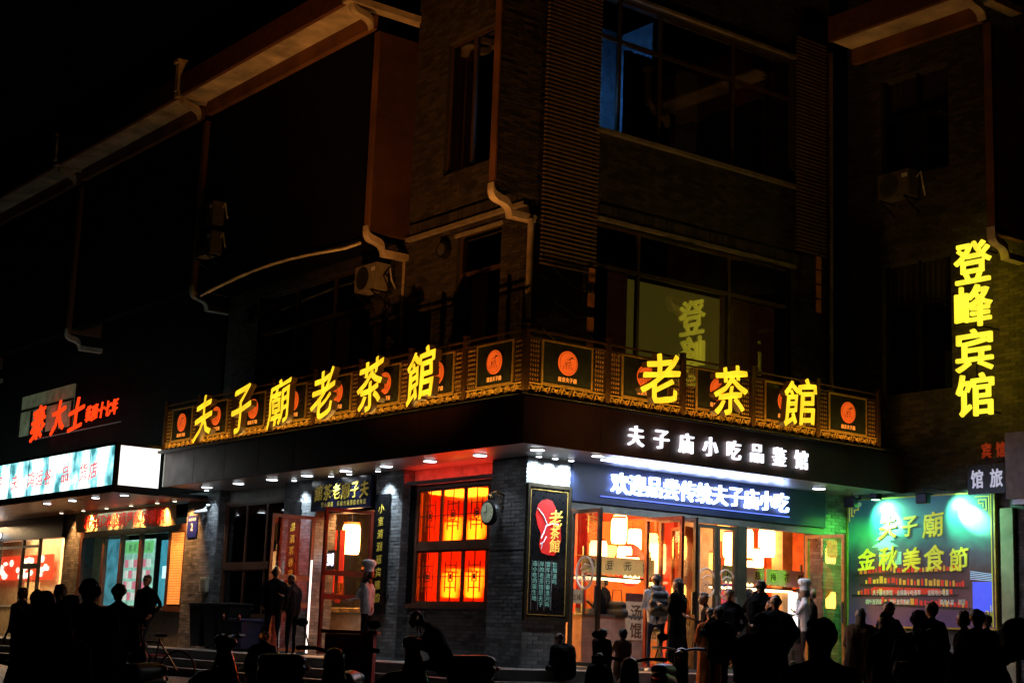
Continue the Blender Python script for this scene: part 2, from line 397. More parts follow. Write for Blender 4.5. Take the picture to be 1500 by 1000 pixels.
# second floor, left facade (z 4.4..8.2): brick piers around windows
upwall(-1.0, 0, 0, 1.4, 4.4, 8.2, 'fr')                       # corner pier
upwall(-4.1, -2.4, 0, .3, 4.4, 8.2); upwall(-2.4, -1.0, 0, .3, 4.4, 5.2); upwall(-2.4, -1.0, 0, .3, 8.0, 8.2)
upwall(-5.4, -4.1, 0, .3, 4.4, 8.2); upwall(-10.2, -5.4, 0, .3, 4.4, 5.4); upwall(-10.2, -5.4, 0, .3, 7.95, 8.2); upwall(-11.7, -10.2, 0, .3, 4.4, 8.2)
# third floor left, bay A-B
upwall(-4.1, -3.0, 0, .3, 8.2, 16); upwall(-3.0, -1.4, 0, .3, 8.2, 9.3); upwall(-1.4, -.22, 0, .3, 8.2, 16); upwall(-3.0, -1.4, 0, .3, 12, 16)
# soldier course and bands at z 8.2
sb = MB()
x = -4.0
while x < -.25:
    sb.box(x, x + .058, -.07, 0, 8.22, 8.46); x += .068
sb.build('soldier_course', BRU, H, kind='stuff')
bx('stone_band', mat('weathered_band', (.3, .26, .2), .85, bump=.4), H, -4.05, -.22, -.12, .0, 8.14, 8.21); bx('stone_band', MATS['weathered_band'], H, -2.45, -.95, -.05, -.002, 7.93, 8.0)
# right facade upper
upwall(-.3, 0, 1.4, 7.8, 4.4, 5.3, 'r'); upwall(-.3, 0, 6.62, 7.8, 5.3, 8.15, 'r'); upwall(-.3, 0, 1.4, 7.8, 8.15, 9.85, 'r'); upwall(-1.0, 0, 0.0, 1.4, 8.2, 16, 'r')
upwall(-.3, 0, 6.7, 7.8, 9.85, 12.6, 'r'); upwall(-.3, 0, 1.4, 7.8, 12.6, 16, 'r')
sb = MB(); y = 1.45
while y < 7.7:
    sb.box(0, .06, y, y + .058, 8.17, 8.41); y += .068
sb.build('soldier_course', BRU, H, kind='stuff')
bx('stone_band', MATS['weathered_band'], H, 0, .1, 1.4, 6.7, 8.1, 8.165); bx('window_ledge', MATS['weathered_band'], H, 0, .12, 1.35, 6.8, 9.79, 9.86); bx('stone_band', MATS['weathered_band'], H, 0, .1, 1.4, 6.7, 12.6, 12.66)
# body behind (blocks views through)
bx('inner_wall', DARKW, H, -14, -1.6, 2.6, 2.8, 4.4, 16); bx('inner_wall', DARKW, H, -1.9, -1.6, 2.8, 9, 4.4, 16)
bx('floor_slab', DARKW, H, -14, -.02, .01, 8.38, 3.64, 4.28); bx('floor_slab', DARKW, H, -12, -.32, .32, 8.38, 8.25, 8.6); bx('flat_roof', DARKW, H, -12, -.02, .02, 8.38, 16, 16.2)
# windows upper
def room_window(ax, a0, a1, z0, z1, mull, trans, m_glass=GLD, depth=.12, curtain=True, curts=(), frame=None):
    frame = frame or mat('bronze_window_frame', (.16, .10, .05), .4, .5)
    """ax 'f' on y=0 facade, 'r' on x=0 facade"""
    w = bpy.data.objects.new('window', None); COL.objects.link(w); w.parent = H
    w.location = (a0, depth, z0) if ax == 'f' else (-depth, a0, z0)
    def b(mb, u0, u1, d0, d1, z0_, z1_):
        if ax == 'f': mb.box(u0, u1, d0, d1, z0_, z1_)
        else: mb.box(-d1, -d0, u0, u1, z0_, z1_)
    fr = MB(); t = .035
    b(fr, a0, a1, depth-.03, depth+.03, z0, z0+.05); b(fr, a0, a1, depth-.03, depth+.03, z1-.05, z1)
    edges = [a0] + list(mull) + [a1]
    for e in edges: b(fr, max(a0, e-t), min(a1, e+t), depth-.04, depth+.035, z0+.05, z1-.05)
    if trans:
        for e0, e1 in zip(edges[:-1], edges[1:]): b(fr, e0+t, e1-t, depth-.035, depth+.03, trans-.04, trans+.04)
    fr.build('frame', frame, w)
    for e0, e1 in zip(edges[:-1], edges[1:]):
        for za, zb in (((z0+.05, trans-.04), (trans+.04, z1-.05)) if trans else ((z0+.05, z1-.05),)):
            p = MB(); b(p, e0+t, e1-t, depth-.003, depth+.003, za, zb); p.build('pane', m_glass, w)
    for (c0, c1, m) in curts:
        cb = MB(); n = int((c1-c0)/.03); pr = None
        for i in range(n+1):
            u = c0 + (c1-c0)*i/n; dd = depth + .22 + .035*math.sin(u*38 + 1.7*math.sin(u*9))
            q = ((u, dd) if ax == 'f' else (-dd, u))
            if pr: cb.quad((pr[0], pr[1], z0), (q[0], q[1], z0), (q[0], q[1], (trans or z1)), (pr[0], pr[1], (trans or z1)))
            pr = q
        cb.build('curtain', m, w)
    return w
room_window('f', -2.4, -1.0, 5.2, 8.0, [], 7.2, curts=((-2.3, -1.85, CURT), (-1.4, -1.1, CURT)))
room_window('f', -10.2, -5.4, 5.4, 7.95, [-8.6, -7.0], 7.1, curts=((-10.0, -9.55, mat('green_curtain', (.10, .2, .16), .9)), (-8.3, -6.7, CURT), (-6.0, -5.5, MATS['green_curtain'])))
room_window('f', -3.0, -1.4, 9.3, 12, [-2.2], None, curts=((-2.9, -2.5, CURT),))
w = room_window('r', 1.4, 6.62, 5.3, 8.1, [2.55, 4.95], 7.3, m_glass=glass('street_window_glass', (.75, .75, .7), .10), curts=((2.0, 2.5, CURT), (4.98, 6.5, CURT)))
bx('roller_blind', mat('olive_blind', (.5, .47, .2), .8, emit=(.6, .45, .06), es=.11, var=.2, scale=1), w, -.55, -.54, 2.58, 5.5, 5.3, 7.3)  # weak emission on the blind stands in for a lit room
w = room_window('r', 1.4, 6.7, 9.86, 12.6, [1.95, 3.0, 5.0], 11.75, curts=((2.25, 3.6, mat('black_curtain', (.01, .01, .012), .9)), (4.2, 6.6, MATS['black_curtain'])))
bx('blind', mat('tan_blind', (.12, .09, .06), .9, emit=(.5, .3, .1), es=.012), w, -.3, -.29, 3.62, 4.2, 9.9, 11.7)
bx('back_wall', mat('pale_blue_wall', (.45, .5, .55), .8), w, -1.5, -1.4, 1.4, 3.0, 9.86, 12.6)
bx('side_wall', MATS['pale_blue_wall'], w, -1.4, -.33, 3.0, 3.05, 9.86, 12.5); lamp('POINT', 'blue_room_lamp', w, (-1.15, 1.72, 11.0), 55, (.1, .38, 1.), shadow_soft_size=.08)  # unseen point lamp supplies the blue TV light in this room
# louvre screens
def louvre(y0, y1, z0, z1, x=.35, dz=.078):
    sc = bpy.data.objects.new('louvre_screen', None); COL.objects.link(sc); sc.parent = H; sc.location = (x, y0, z0)
    st = MB().box(-.025, .025, 0, y1-y0, 0, .022).mesh('slat', mat('bronze_slat', (.35, .24, .13), .5, .4)); z = 0
    while z < z1 - z0:
        o = bpy.data.objects.new('slat', st); COL.objects.link(o); o.parent = sc; o.location = (0, 0, z); z += dz
    fr = MB()
    for y in (y0+.1, y1-.1): fr.box(x-.055, x-.032, y-.02, y+.02, z0, z1); fr.box(0.02, x-.055, y-.02, y+.02, z0+.3, z0+.33); fr.box(0.02, x-.055, y-.02, y+.02, z1-.3, z1-.27)
    fr.build('bracket', BLK, sc, kind='stuff')
louvre(-.15, 1.12, 6.95, 13.4); louvre(6.4, 7.3, 8.4, 13)
# ------ fin walls (white edged) and eaves
def corbel(x0, x1, y0, z0, rise=.40, out=.42, d=-1):
    """S-curved corbel, front at y0, going back and down"""
    pts = []
    for i in range(13):
        t = i / 12; pts.append((y0 + out * (t - .12 * math.sin(2*math.pi*t)), z0 - rise * (t + .10*math.sin(2*math.pi*t))))
    mb = MB()
    for (a, b), (c, e) in zip(pts[:-1], pts[1:]):
        mb.poly([(x0, a, b), (x0, c, e), (x0, c, e+.13), (x0, a, b+.13)], (x1-x0, 0, 0))
    return mb, pts[-1]
UMB = mat('shaded_fin_plaster', (.075, .030, .015), .88, var=.5, scale=1.1, bump=.3)  # still darker plaster copy, imitating weak light on one fin
def fin(x, body_m, zt=12.35, y=0., z0=8.22, parent=None, brick=False, th=.13):
    P = parent or H
    f = bx('fin_wall', body_m, P, x-th, x, y-.93, y, z0, 16 if brick else zt)
    if brick: brick_face(f, (x, y-.92, z0), (0,1,0), .92, 7, m=BRU)
    MB().box(x-th-.02, x+.02, y-.97, y-.932, z0, 16 if brick else zt).build('edge_strip', OCH, f)
    mb, e = corbel(x-th-.02, x+.03, y-.99, z0-.02); mb.build('corbel', PLW, f, smooth=False)
    bx('corbel_beam', PLW, f, x-th-.02, x+.04, e[0], y+.15, e[1]-.02, e[1]+.10)
    if not brick:
        mb, e = corbel(x-th-.03, x+.03, y-1.62, zt+.42, rise=.42, out=.5); mb.build('corbel', PLW, f)
        bx('fin_cap', PLW, f, x-th-.06, x+.06, y-1.75, y+.3, zt+.42, zt+.56); bx('post_cap', PLW, f, x-th-.02, x+.02, y-1.78, y-1.5, zt+.56, zt+1.25)
        bx('post_cap', PLW, f, x-th-.07, x+.07, y-1.83, y-1.45, zt+1.25, zt+1.33)
    return f
OCH = mat('shaded_plaster', (.20, .085, .04), .85, var=.45, scale=1.2, bump=.2)  # white plaster darkened and reddened to imitate dim orange light
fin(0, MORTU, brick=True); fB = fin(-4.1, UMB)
bx('return_wall', OCH, H, -4.32, -4.1, 0, .3, 8.46, 16) if False else None
fin(-11.7, OCH)
def eave(x0, x1, y=0., z=12.8, parent=None):
    e = bx('eave', PLW, parent or H, x0, x1, y-1.62, y-1.0, z, z+.06)
    bx('eave_fascia', mat('eave_fascia_red', (.14, .05, .03), .7), e, x0, x1, y-1.72, y-1.62, z-.02, z+.5)
    bx('eave_moulding', OCH, e, x0, x1, y-1.0, y-.86, z-.32, z-.002)
eave(-11.68, -4.34); eave(-4.08+.0, -.3, z=16.0)
# dark bays between fins
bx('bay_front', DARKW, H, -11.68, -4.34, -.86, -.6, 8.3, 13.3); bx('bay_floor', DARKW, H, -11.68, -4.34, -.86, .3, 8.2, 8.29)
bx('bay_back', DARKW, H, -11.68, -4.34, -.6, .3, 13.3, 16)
# curved gutter below the bay
mb = MB(); pts = []
for i in range(25):
    t = i/24; xx = -11.3 + 6.9*t; pts.append((xx, -.95, 8.02 + .18*math.sin(math.pi*min(1, t*1.1))))
mb.tube(pts, .035, 6); mb.build('gutter', PLW, H)
# down pipes
for (px_, py_, za, zb, rr) in ((.06, -.16, 6.0, 7.8, .055), (-4.2, -.02, 6.1, 7.8, .03), (.08, 7.75, 4.6, 13, .05)):
    MB().tube([(px_, py_, za), (px_, py_, zb)], rr, 10).build('down_pipe', mat('pale_pipe', (.5, .4, .3), .5), H)
# string of small orange sign lamps hanging by the louvres -> coloured sign slats
def sign_strip(y, zs, lab):
    t = thing('sign_strip', lab, 'sign', (.45, y, zs[-1]))
    MB().tube([(.45, y, zs[0]+.2), (.45, y, zs[-1]-.1)], .012, 6).build('pole', BLK, t)
    for z in zs: bx('plate', mat('orange_plate', (.75, .28, .06), .5), t, .44, .47, y-.07, y+.07, z-.13, z+.13)
sign_strip(.95, [6.9, 6.45, 6.0, 5.55], 'vertical strip of small orange plates on the corner brick pier')
sign_strip(6.95, [8.2, 7.9, 7.6, 7.3], 'vertical strip of orange plates on the far brick pier above the railing')

# ================================================================ RIGHT WING
V = thing('hotel_wing', 'dark hotel wing beside the tea house with white edged eave and dim windows', 'building', (0, 8.4, 0))
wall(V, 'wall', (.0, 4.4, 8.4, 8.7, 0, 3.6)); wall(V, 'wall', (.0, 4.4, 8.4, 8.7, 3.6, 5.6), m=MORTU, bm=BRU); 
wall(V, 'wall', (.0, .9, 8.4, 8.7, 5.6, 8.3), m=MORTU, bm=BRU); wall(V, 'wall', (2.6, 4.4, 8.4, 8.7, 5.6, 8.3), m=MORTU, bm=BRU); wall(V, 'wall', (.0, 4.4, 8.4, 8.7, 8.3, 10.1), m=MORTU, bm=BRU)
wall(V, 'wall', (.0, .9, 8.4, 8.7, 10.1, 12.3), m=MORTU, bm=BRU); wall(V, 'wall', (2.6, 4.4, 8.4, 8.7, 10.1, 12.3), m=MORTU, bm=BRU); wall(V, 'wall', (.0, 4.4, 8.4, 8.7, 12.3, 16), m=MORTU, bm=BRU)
fin(4.3, OCH, y=8.4, parent=V); eave(.95, 4.08, y=8.4, z=12.75, parent=V)
for (za, zb) in ((5.6, 8.3), (10.1, 12.3)):
    w = bpy.data.objects.new('window', None); COL.objects.link(w); w.parent = V; w.location = Vector((.9, 8.55, za)) - V.location
    fr = MB()
    for xx in (.9, 1.72, 2.54): fr.box(xx, xx+.06, 8.5, 8.56, za, zb)
    fr.box(.96, 2.54, 8.5, 8.56, zb-.9, zb-.84); fr.build('frame', BLK, w)
    for xx in (.96, 1.78):
        bx('pane', GLD, w, xx, xx+.76, 8.525, 8.53, za, zb-.9)
        cb = MB(); pr = None
        for i in range(27):
            u = xx + .76*i/26; q = (u, 8.68 + .025*math.sin(u*45))
            if pr: cb.quad((pr[0], pr[1], za), (q[0], q[1], za), (q[0], q[1], zb), (pr[0], pr[1], zb))
            pr = q
        cb.build('curtain', mat('dim_curtain', (.03, .016, .012), .9), w)
bx('inner_wall', DARKW, V, 0, 4.3, 9.0, 9.1, 0, 16)
wall(V, 'side_wall', (4.4, 9, 9.4, 9.7, 0, 16), bricks=False, m=DARKW)
bx('white_pilaster', PLW, V, 3.68, 3.95, 8.3, 8.4, .0, 3.2)
t = thing('sign_cabinet', 'tall pale grey metal box standing at the right edge beside the billboard', 'cabinet', (4.05, 8.0, 3.2))
bx('box', mat('grey_beige_metal', (.5, .46, .42), .5), t, 4.24, 4.9, 7.7, 7.95, 3.3, 4.5); bx('bracket', ALU, t, 4.3, 4.7, 7.8, 8.3, 3.2, 3.3)
t = thing('hanging_sign', 'small dark hanging sign with two white characters right of the billboard', 'sign', (3.4, 8.1, 3.5))
bx('board', BLKL, t, 3.2, 4.02, 8.0, 8.06, 3.45, 4.0)
text_run('lettering', '馆旅', (3.28, 7.99, 3.55), XL, XU, .28, .36, .42, .012, glow('dim_white_print', (.8, .8, 1.), .5), t, bold=.02)
t = thing('red_reflection', 'faint red reflection of characters high on the dark wall at the right edge', 'sign', (3.3, 8.3, 4.3))
text_run('lettering', '宾馆', (3.3, 8.32, 4.15), XL, XU, .22, .3, .32, .03, glow('dim_red', (1, .10, .02), .10), t, bold=.03)  # glowing characters stand in for a reflection on the wall

# ================================================================ NEIGHBOUR SHOPS (left)
NB = thing('neighbour_shops', 'dark row of shops on the left below the cyan light box', 'building', (-13, 0, 0))
p = bx('brick_pillar', MORT, NB, -13.12, -13.101, 0, .4, 0, 3.4)
wall(NB, 'wall', (-20.6, -19.5, 0, .4, 0, 3.4)); bx('wall', MORT, NB, -19.5, -13.12, .1, .4, -.3, .9)
for i in range(16): bx('upper_wall', DARKW, NB, -40, -11.94, .05, .3, 3.5, 16) if i == 0 else None
fD = fin(-19.3, OCH, parent=NB); fE = fin(-27, OCH, parent=NB)
eave(-19.28, -11.94, parent=NB); eave(-26.98, -19.54, parent=NB)
bx('bay_front', DARKW, NB, -19.28, -11.94, -.86, -.6, 8.3, 13.3); bx('bay_front', DARKW, NB, -26.9, -19.54, -.86, -.6, 8.3, 13.3)
bx('canopy', BLK, NB, -30, -12.1, -2.4, .05, 3.42, 3.5); bx('soffit', SOFB, NB, -30, -12.1, -2.35, .1, 3.39, 3.415)
bx('end_closure', BLK, NB, -12.1, -12.08, -2.4, -1.25, 3.39, 3.5)
for (a, b) in ((-12.14, -12.05), (-12.6, -12.1)): pass
# upper dim window left
w = bpy.data.objects.new('window', None); COL.objects.link(w); w.parent = NB; w.location = Vector((-25, 0, 6)) - NB.location
bx('pane', mat('lit_curtain_window', (.3, .3, .2), .8, emit=(.55, .6, .3), es=.05, var=.6, scale=2.5), w, -24.9, -20.9, -.02, .04, 5.9, 7.1)
fr = MB(); fr.box(-25, -20.8, -.06, -.02, 6.62, 6.68)
for xx in (-25, -24, -22.9, -21.9, -20.9): fr.box(xx, xx+.08, -.06, -.022, 5.8, 6.6)
fr.build('frame', BLK, w)
# window group x -19.5..-14, z .9..2.75
fr = MB()
for xx in (-19.5, -18.0, -16.9, -15.75, -14.05, -13.2): fr.box(xx, xx+.13, .0, .1, .9, 2.9)
fr.box(-19.5, -13.12, -.01, .12, 2.72, 2.9); fr.box(-19.5, -13.12, -.01, .12, .82, .95)
w = bpy.data.objects.new('window', None); COL.objects.link(w); w.parent = NB; w.location = Vector((-19.5, 0, .9)) - NB.location
fr.build('frame', WOOD, w)
bx('pane', GL, w, -19.37, -14.05, .05, .056, .95, 2.72)
bx('sill', ALU, w, -19.5, -14.0, -.1, -.01, .85, .9)
PAPER = mat('aged_paper', (.62, .48, .27), .7, var=.25, scale=1.5)
t = thing('paper_banner', 'aged paper banner with slanted red brush characters under the left canopy', 'banner', (-16.5, -.2, 2.9))
mb = MB(); n = 24
for i in range(n):
    a = -19.4 + 6.1*i/n; b = a + 6.1/n; ya = -.2 + .03*math.sin(i*1.3); yb = -.2 + .03*math.sin((i+1)*1.3)
    mb.add([(a, ya, 2.85), (b, yb, 2.85), (b, yb-.02, 3.36), (a, ya-.02, 3.36), (a, ya+.012, 2.85), (b, yb+.012, 2.85), (b, yb-.008, 3.36), (a, ya-.008, 3.36)], [(0,1,2,3),(7,6,5,4),(0,4,5,1),(3,2,6,7)])
mb.build('cloth', PAPER, t)
text_run('lettering', '状元红冰糖葫芦现场製作', (-18.75, -.262, 2.92), XL, XU, .43, .36, .45, .01, mat('red_ink', (.8, .02, .01), .6, emit=(1, .03, .01), es=.18), t, bold=.01, brush=.12)
t = thing('window_blind', 'orange lit slatted blind beside the brick pier of the left shop', 'blind', (-13.6, .0, .95))
for i in range(28): bx('slat', mat('orange_slat', (.75, .36, .14), .5, emit=(1, .3, .05), es=.9), t, -13.92, -13.22, .02 + .0, .045, 1.0+i*.061, 1.0+i*.061+.05)
bx('backing', BLK, t, -13.92, -13.2, .05, .06, .95, 2.72)
# lit poster inside the window
t = thing('menu_poster', 'bright green and pink poster of ice sweets inside the left shop window', 'poster', (-16.4, .5, .9))
bx('panel', glow('mint_print', (.35, .75, .6), 1.3, .4, 5), t, -17.75, -15.9, .5, .53, .95, 2.65)
bx('green_header', glow('green_print', (.2, .75, .25), 1.2), t, -17.7, -15.95, .485, .497, 2.3, 2.6)
for r_ in range(4):
    for c_ in range(6):
        bx('picture', glow('pink_print', (.95, .3, .4), 1.1) if (r_+c_) % 2 else glow('white_print', (.9, .95, .9), 1.2), t, -17.6+c_*.27, -17.6+c_*.27+.2, .485, .497, 1.1+r_*.28, 1.1+r_*.28+.2)
text_run('lettering', '糖葫芦冰品', (-17.4, .48, 2.35), XL, XU, .2, .2, .28, .004, WHP, t)
t = thing('display_screen', 'small blue and white lit display inside the shop window', 'screen', (-14.9, .5, 1.5))
bx('panel', glow('blue_print', (.1, .6, .8), .9, .3), t, -15.6, -14.1, .55, .58, .95, 2.6); bx('screen', glow('white_blue', (.6, .9, 1), 2.5), t, -15.4, -14.6, .53, .545, 1.65, 1.95)
t = thing('blue_print', 'pale blue poster strip at the left end of the shop window', 'poster', (-18.4, .5, 1))
bx('panel', glow('cyan_print', (.12, .5, .65), .8, .6, 3), t, -18.9, -17.95, .5, .53, .95, 2.7)
bx('inner_wall', DARKW, NB, -20, -13.2, 1.6, 1.7, -.2, 3.38)
lamp('AREA', 'shop_ceiling_light', NB, (-16.5, .9, 3.3), 60, (.6, .95, .9), size=3)
# far-left bright shop
room = mat('cream_wall', (.7, .5, .3), .7)
bx('inner_wall', room, NB, -38, -20.9, 2.2, 2.3, -.3, 3.35); bx('inner_floor', room, NB, -38, -20.9, .1, 2.2, -.3, 0); bx('inner_wall', room, NB, -20.85, -20.75, .1, 2.2, -.3, 3.35)
bx('header', BLK, NB, -31, -20.6, -.1, .2, 2.78, 3.38)
fr = MB()
for xx in (-25.6, -23.7, -22.4): fr.box(xx, xx+.1, -.05, .03, -.2, 2.78)
fr.box(-25.5, -22.4, -.049, .029, 2.55, 2.62); fr.box(-23.6, -22.4, -.049, .029, 1.95, 2.1); fr.box(-23.1, -23.0, -.02, .01, .9, 1.95); fr.box(-23.6, -22.4, -.049, .029, .78, .83); fr.box(-23.6, -22.4, -.049, .029, .62, .67)
fr.build('door_frame', ALU, NB)
for xx in (-31, ): bx('glass_front', GL, NB, -31, -20.9, .04, .046, 0, 2.75)
t = thing('menu_board', 'red illuminated menu board with blurred white pictures in the far left shop', 'sign', (-24, 2.0, 1.7))
bx('panel', glow('red_menu', (.9, .06, .02), 1.6), t, -32.4, -26.5, 2.0, 2.05, 1.78, 2.56)
rr = random.Random(3)
for i in range(34):
    x_ = -32.2 + rr.random()*5.5; z_ = 1.88 + rr.random()*.56; MB().ell((x_, 1.985, z_), (.13+rr.random()*.1, .012, .06+rr.random()*.06), 10, 6).build('dish_picture', glow('menu_white', (1, .9, .7), 3.), t)
lamp('AREA', 'shop_ceiling_light', NB, (-27, 1.1, 3.2), 900, (1, .66, .34), size=4)
t = thing('counter', 'cream service counter in the far left shop', 'counter', (-24, 1.6, 0)); bx('body', room, t, -32, -25.5, 1.3, 1.8, 0, .9); bx('top', WHP, t, -32, -25.4, 1.25, 1.85, .9, .95)
bx('pinboard', glow('amber_panel', (.9, .55, .2), .8), t, -28.6, -27.3, 1.95, 1.97, 1.2, 1.7)
t = thing('wall_lamp', 'small white box lamp on the dark fascia at the far left edge', 'lamp', (-26.5, -.2, 2.95)); bx('diffuser', glow('cool_lamp', (.95, .97, 1), 4), t, -27.6, -25.3, -.3, -.12, 2.88, 3.02); bx('housing', BLK, t, -27.6, -25.3, -.12, -.101, 2.85, 3.05)
# light box
t = thing('light_box_sign', 'long cyan and white light box sign with faded red characters on the left canopy', 'sign', (-12.1, -2.3, 3.5))
def lightbox_mat():
    m = bpy.data.materials.new('light_box_print'); m.use_nodes = True; nt = m.node_tree; b = nt.nodes['Principled BSDF']; N = nt.nodes.new; L = nt.links.new
    tc = N('ShaderNodeTexCoord'); nz = N('ShaderNodeTexNoise'); nz.inputs['Scale'].default_value = 1.6; nz.inputs['Detail'].default_value = 7; L(tc.outputs['Object'], nz.inputs[0])
    sp = N('ShaderNodeSeparateXYZ'); L(tc.outputs['Object'], sp.inputs[0]); ad = N('ShaderNodeMath'); ad.operation = 'ADD'; L(sp.outputs[0], ad.inputs[0]); L(sp.outputs[1], ad.inputs[1])
    mu = N('ShaderNodeMath'); mu.operation = 'MULTIPLY'; mu.inputs[1].default_value = 6.0; L(ad.outputs[0], mu.inputs[0]); sn = N('ShaderNodeMath'); sn.operation = 'SINE'; L(mu.outputs[0], sn.inputs[0])
    a2 = N('ShaderNodeMath'); a2.operation = 'MULTIPLY_ADD'; a2.inputs[1].default_value = .11; L(sn.outputs[0], a2.inputs[0]); L(nz.outputs['Fac'], a2.inputs[2])
    rp = N('ShaderNodeValToRGB'); e = rp.color_ramp.elements; e[0].position = .32; e[0].color = (.03, .16, .17, 1); e[1].position = .56; e[1].color = (.95, 1.15, 1.05, 1)
    q = e.new(.42); q.color = (.2, .55, .6, 1); L(a2.outputs[0], rp.inputs[0]); L(rp.outputs[0], b.inputs['Emission Color']); b.inputs['Emission Strength'].default_value = 2.1
    b.inputs['Base Color'].default_value = (.4, .5, .5, 1); return m
LBM = lightbox_mat()
bx('front_panel', LBM, t, -30, -12.18, -2.34, -2.3, 3.56, 4.46); bx('end_panel', glow('light_box_white', (1, 1, .97), 1.3, .35, 1.2), t, -12.15, -12.1, -2.26, -1.27, 3.56, 4.46)
fr = MB(); fr.box(-30, -12.18, -2.36, -2.28, 4.46, 4.53); fr.box(-30, -12.18, -2.36, -2.28, 3.5, 3.56); fr.box(-12.18, -12.08, -2.36, -2.26, 3.5, 4.53); fr.box(-12.18, -12.08, -2.26, -1.25, 4.46, 4.53); fr.box(-12.18, -12.08, -2.26, -1.25, 3.5, 3.56)
fr.build('frame', BLK, t)
for i in range(10): bx('seam', mat('seam_teal', (.1, .3, .3), .5), t, -13.6-i*1.3, -13.57-i*1.3, -2.345, -2.341, 3.57, 4.45)
text_run('lettering', '状子 夫 鸿运谷 品 货店', (-20.3, -2.35, 3.75), XL, XU, .5, .42, .56, .008, mat('faded_red', (.8, .05, .05), .5, emit=(1, .12, .12), es=.9), t, brush=.1)
# red roof sign
t = thing('red_letter_sign', 'red glowing brush character sign above the left light box', 'sign', (-20, -.6, 5.5))
RG = glow('red_led', (1, .05, .006), 1.25)
for i, (c, x_, z_, w_, h_) in enumerate((('秦', -22.55, 5.55, 1.0, .95), ('大', -21.0, 5.62, .9, .9), ('士', -19.75, 5.62, .95, .85))):
    mb = MB(); add_text(mb, c, (x_, -.5, z_), XL, XU, w_, h_, .04, bold=.012, brush=.15, fill=True, seed=i, shear=.1); mb.build('character', RG, t)
for i, c in enumerate('乾隆十七年'):
    mb = MB(); add_text(mb, c, (-18.6 + i*.42, -.5, 5.75 + i*.01), XL, XU, .36, .42, .04, bold=.0, brush=.15, fill=True, seed=i, shear=.1); mb.build('character', RG, t)
MB().tube([(-22.7, -.45, 5.58), (-16.4, -.45, 5.58)], .02, 6).build('rail', BLK, t)

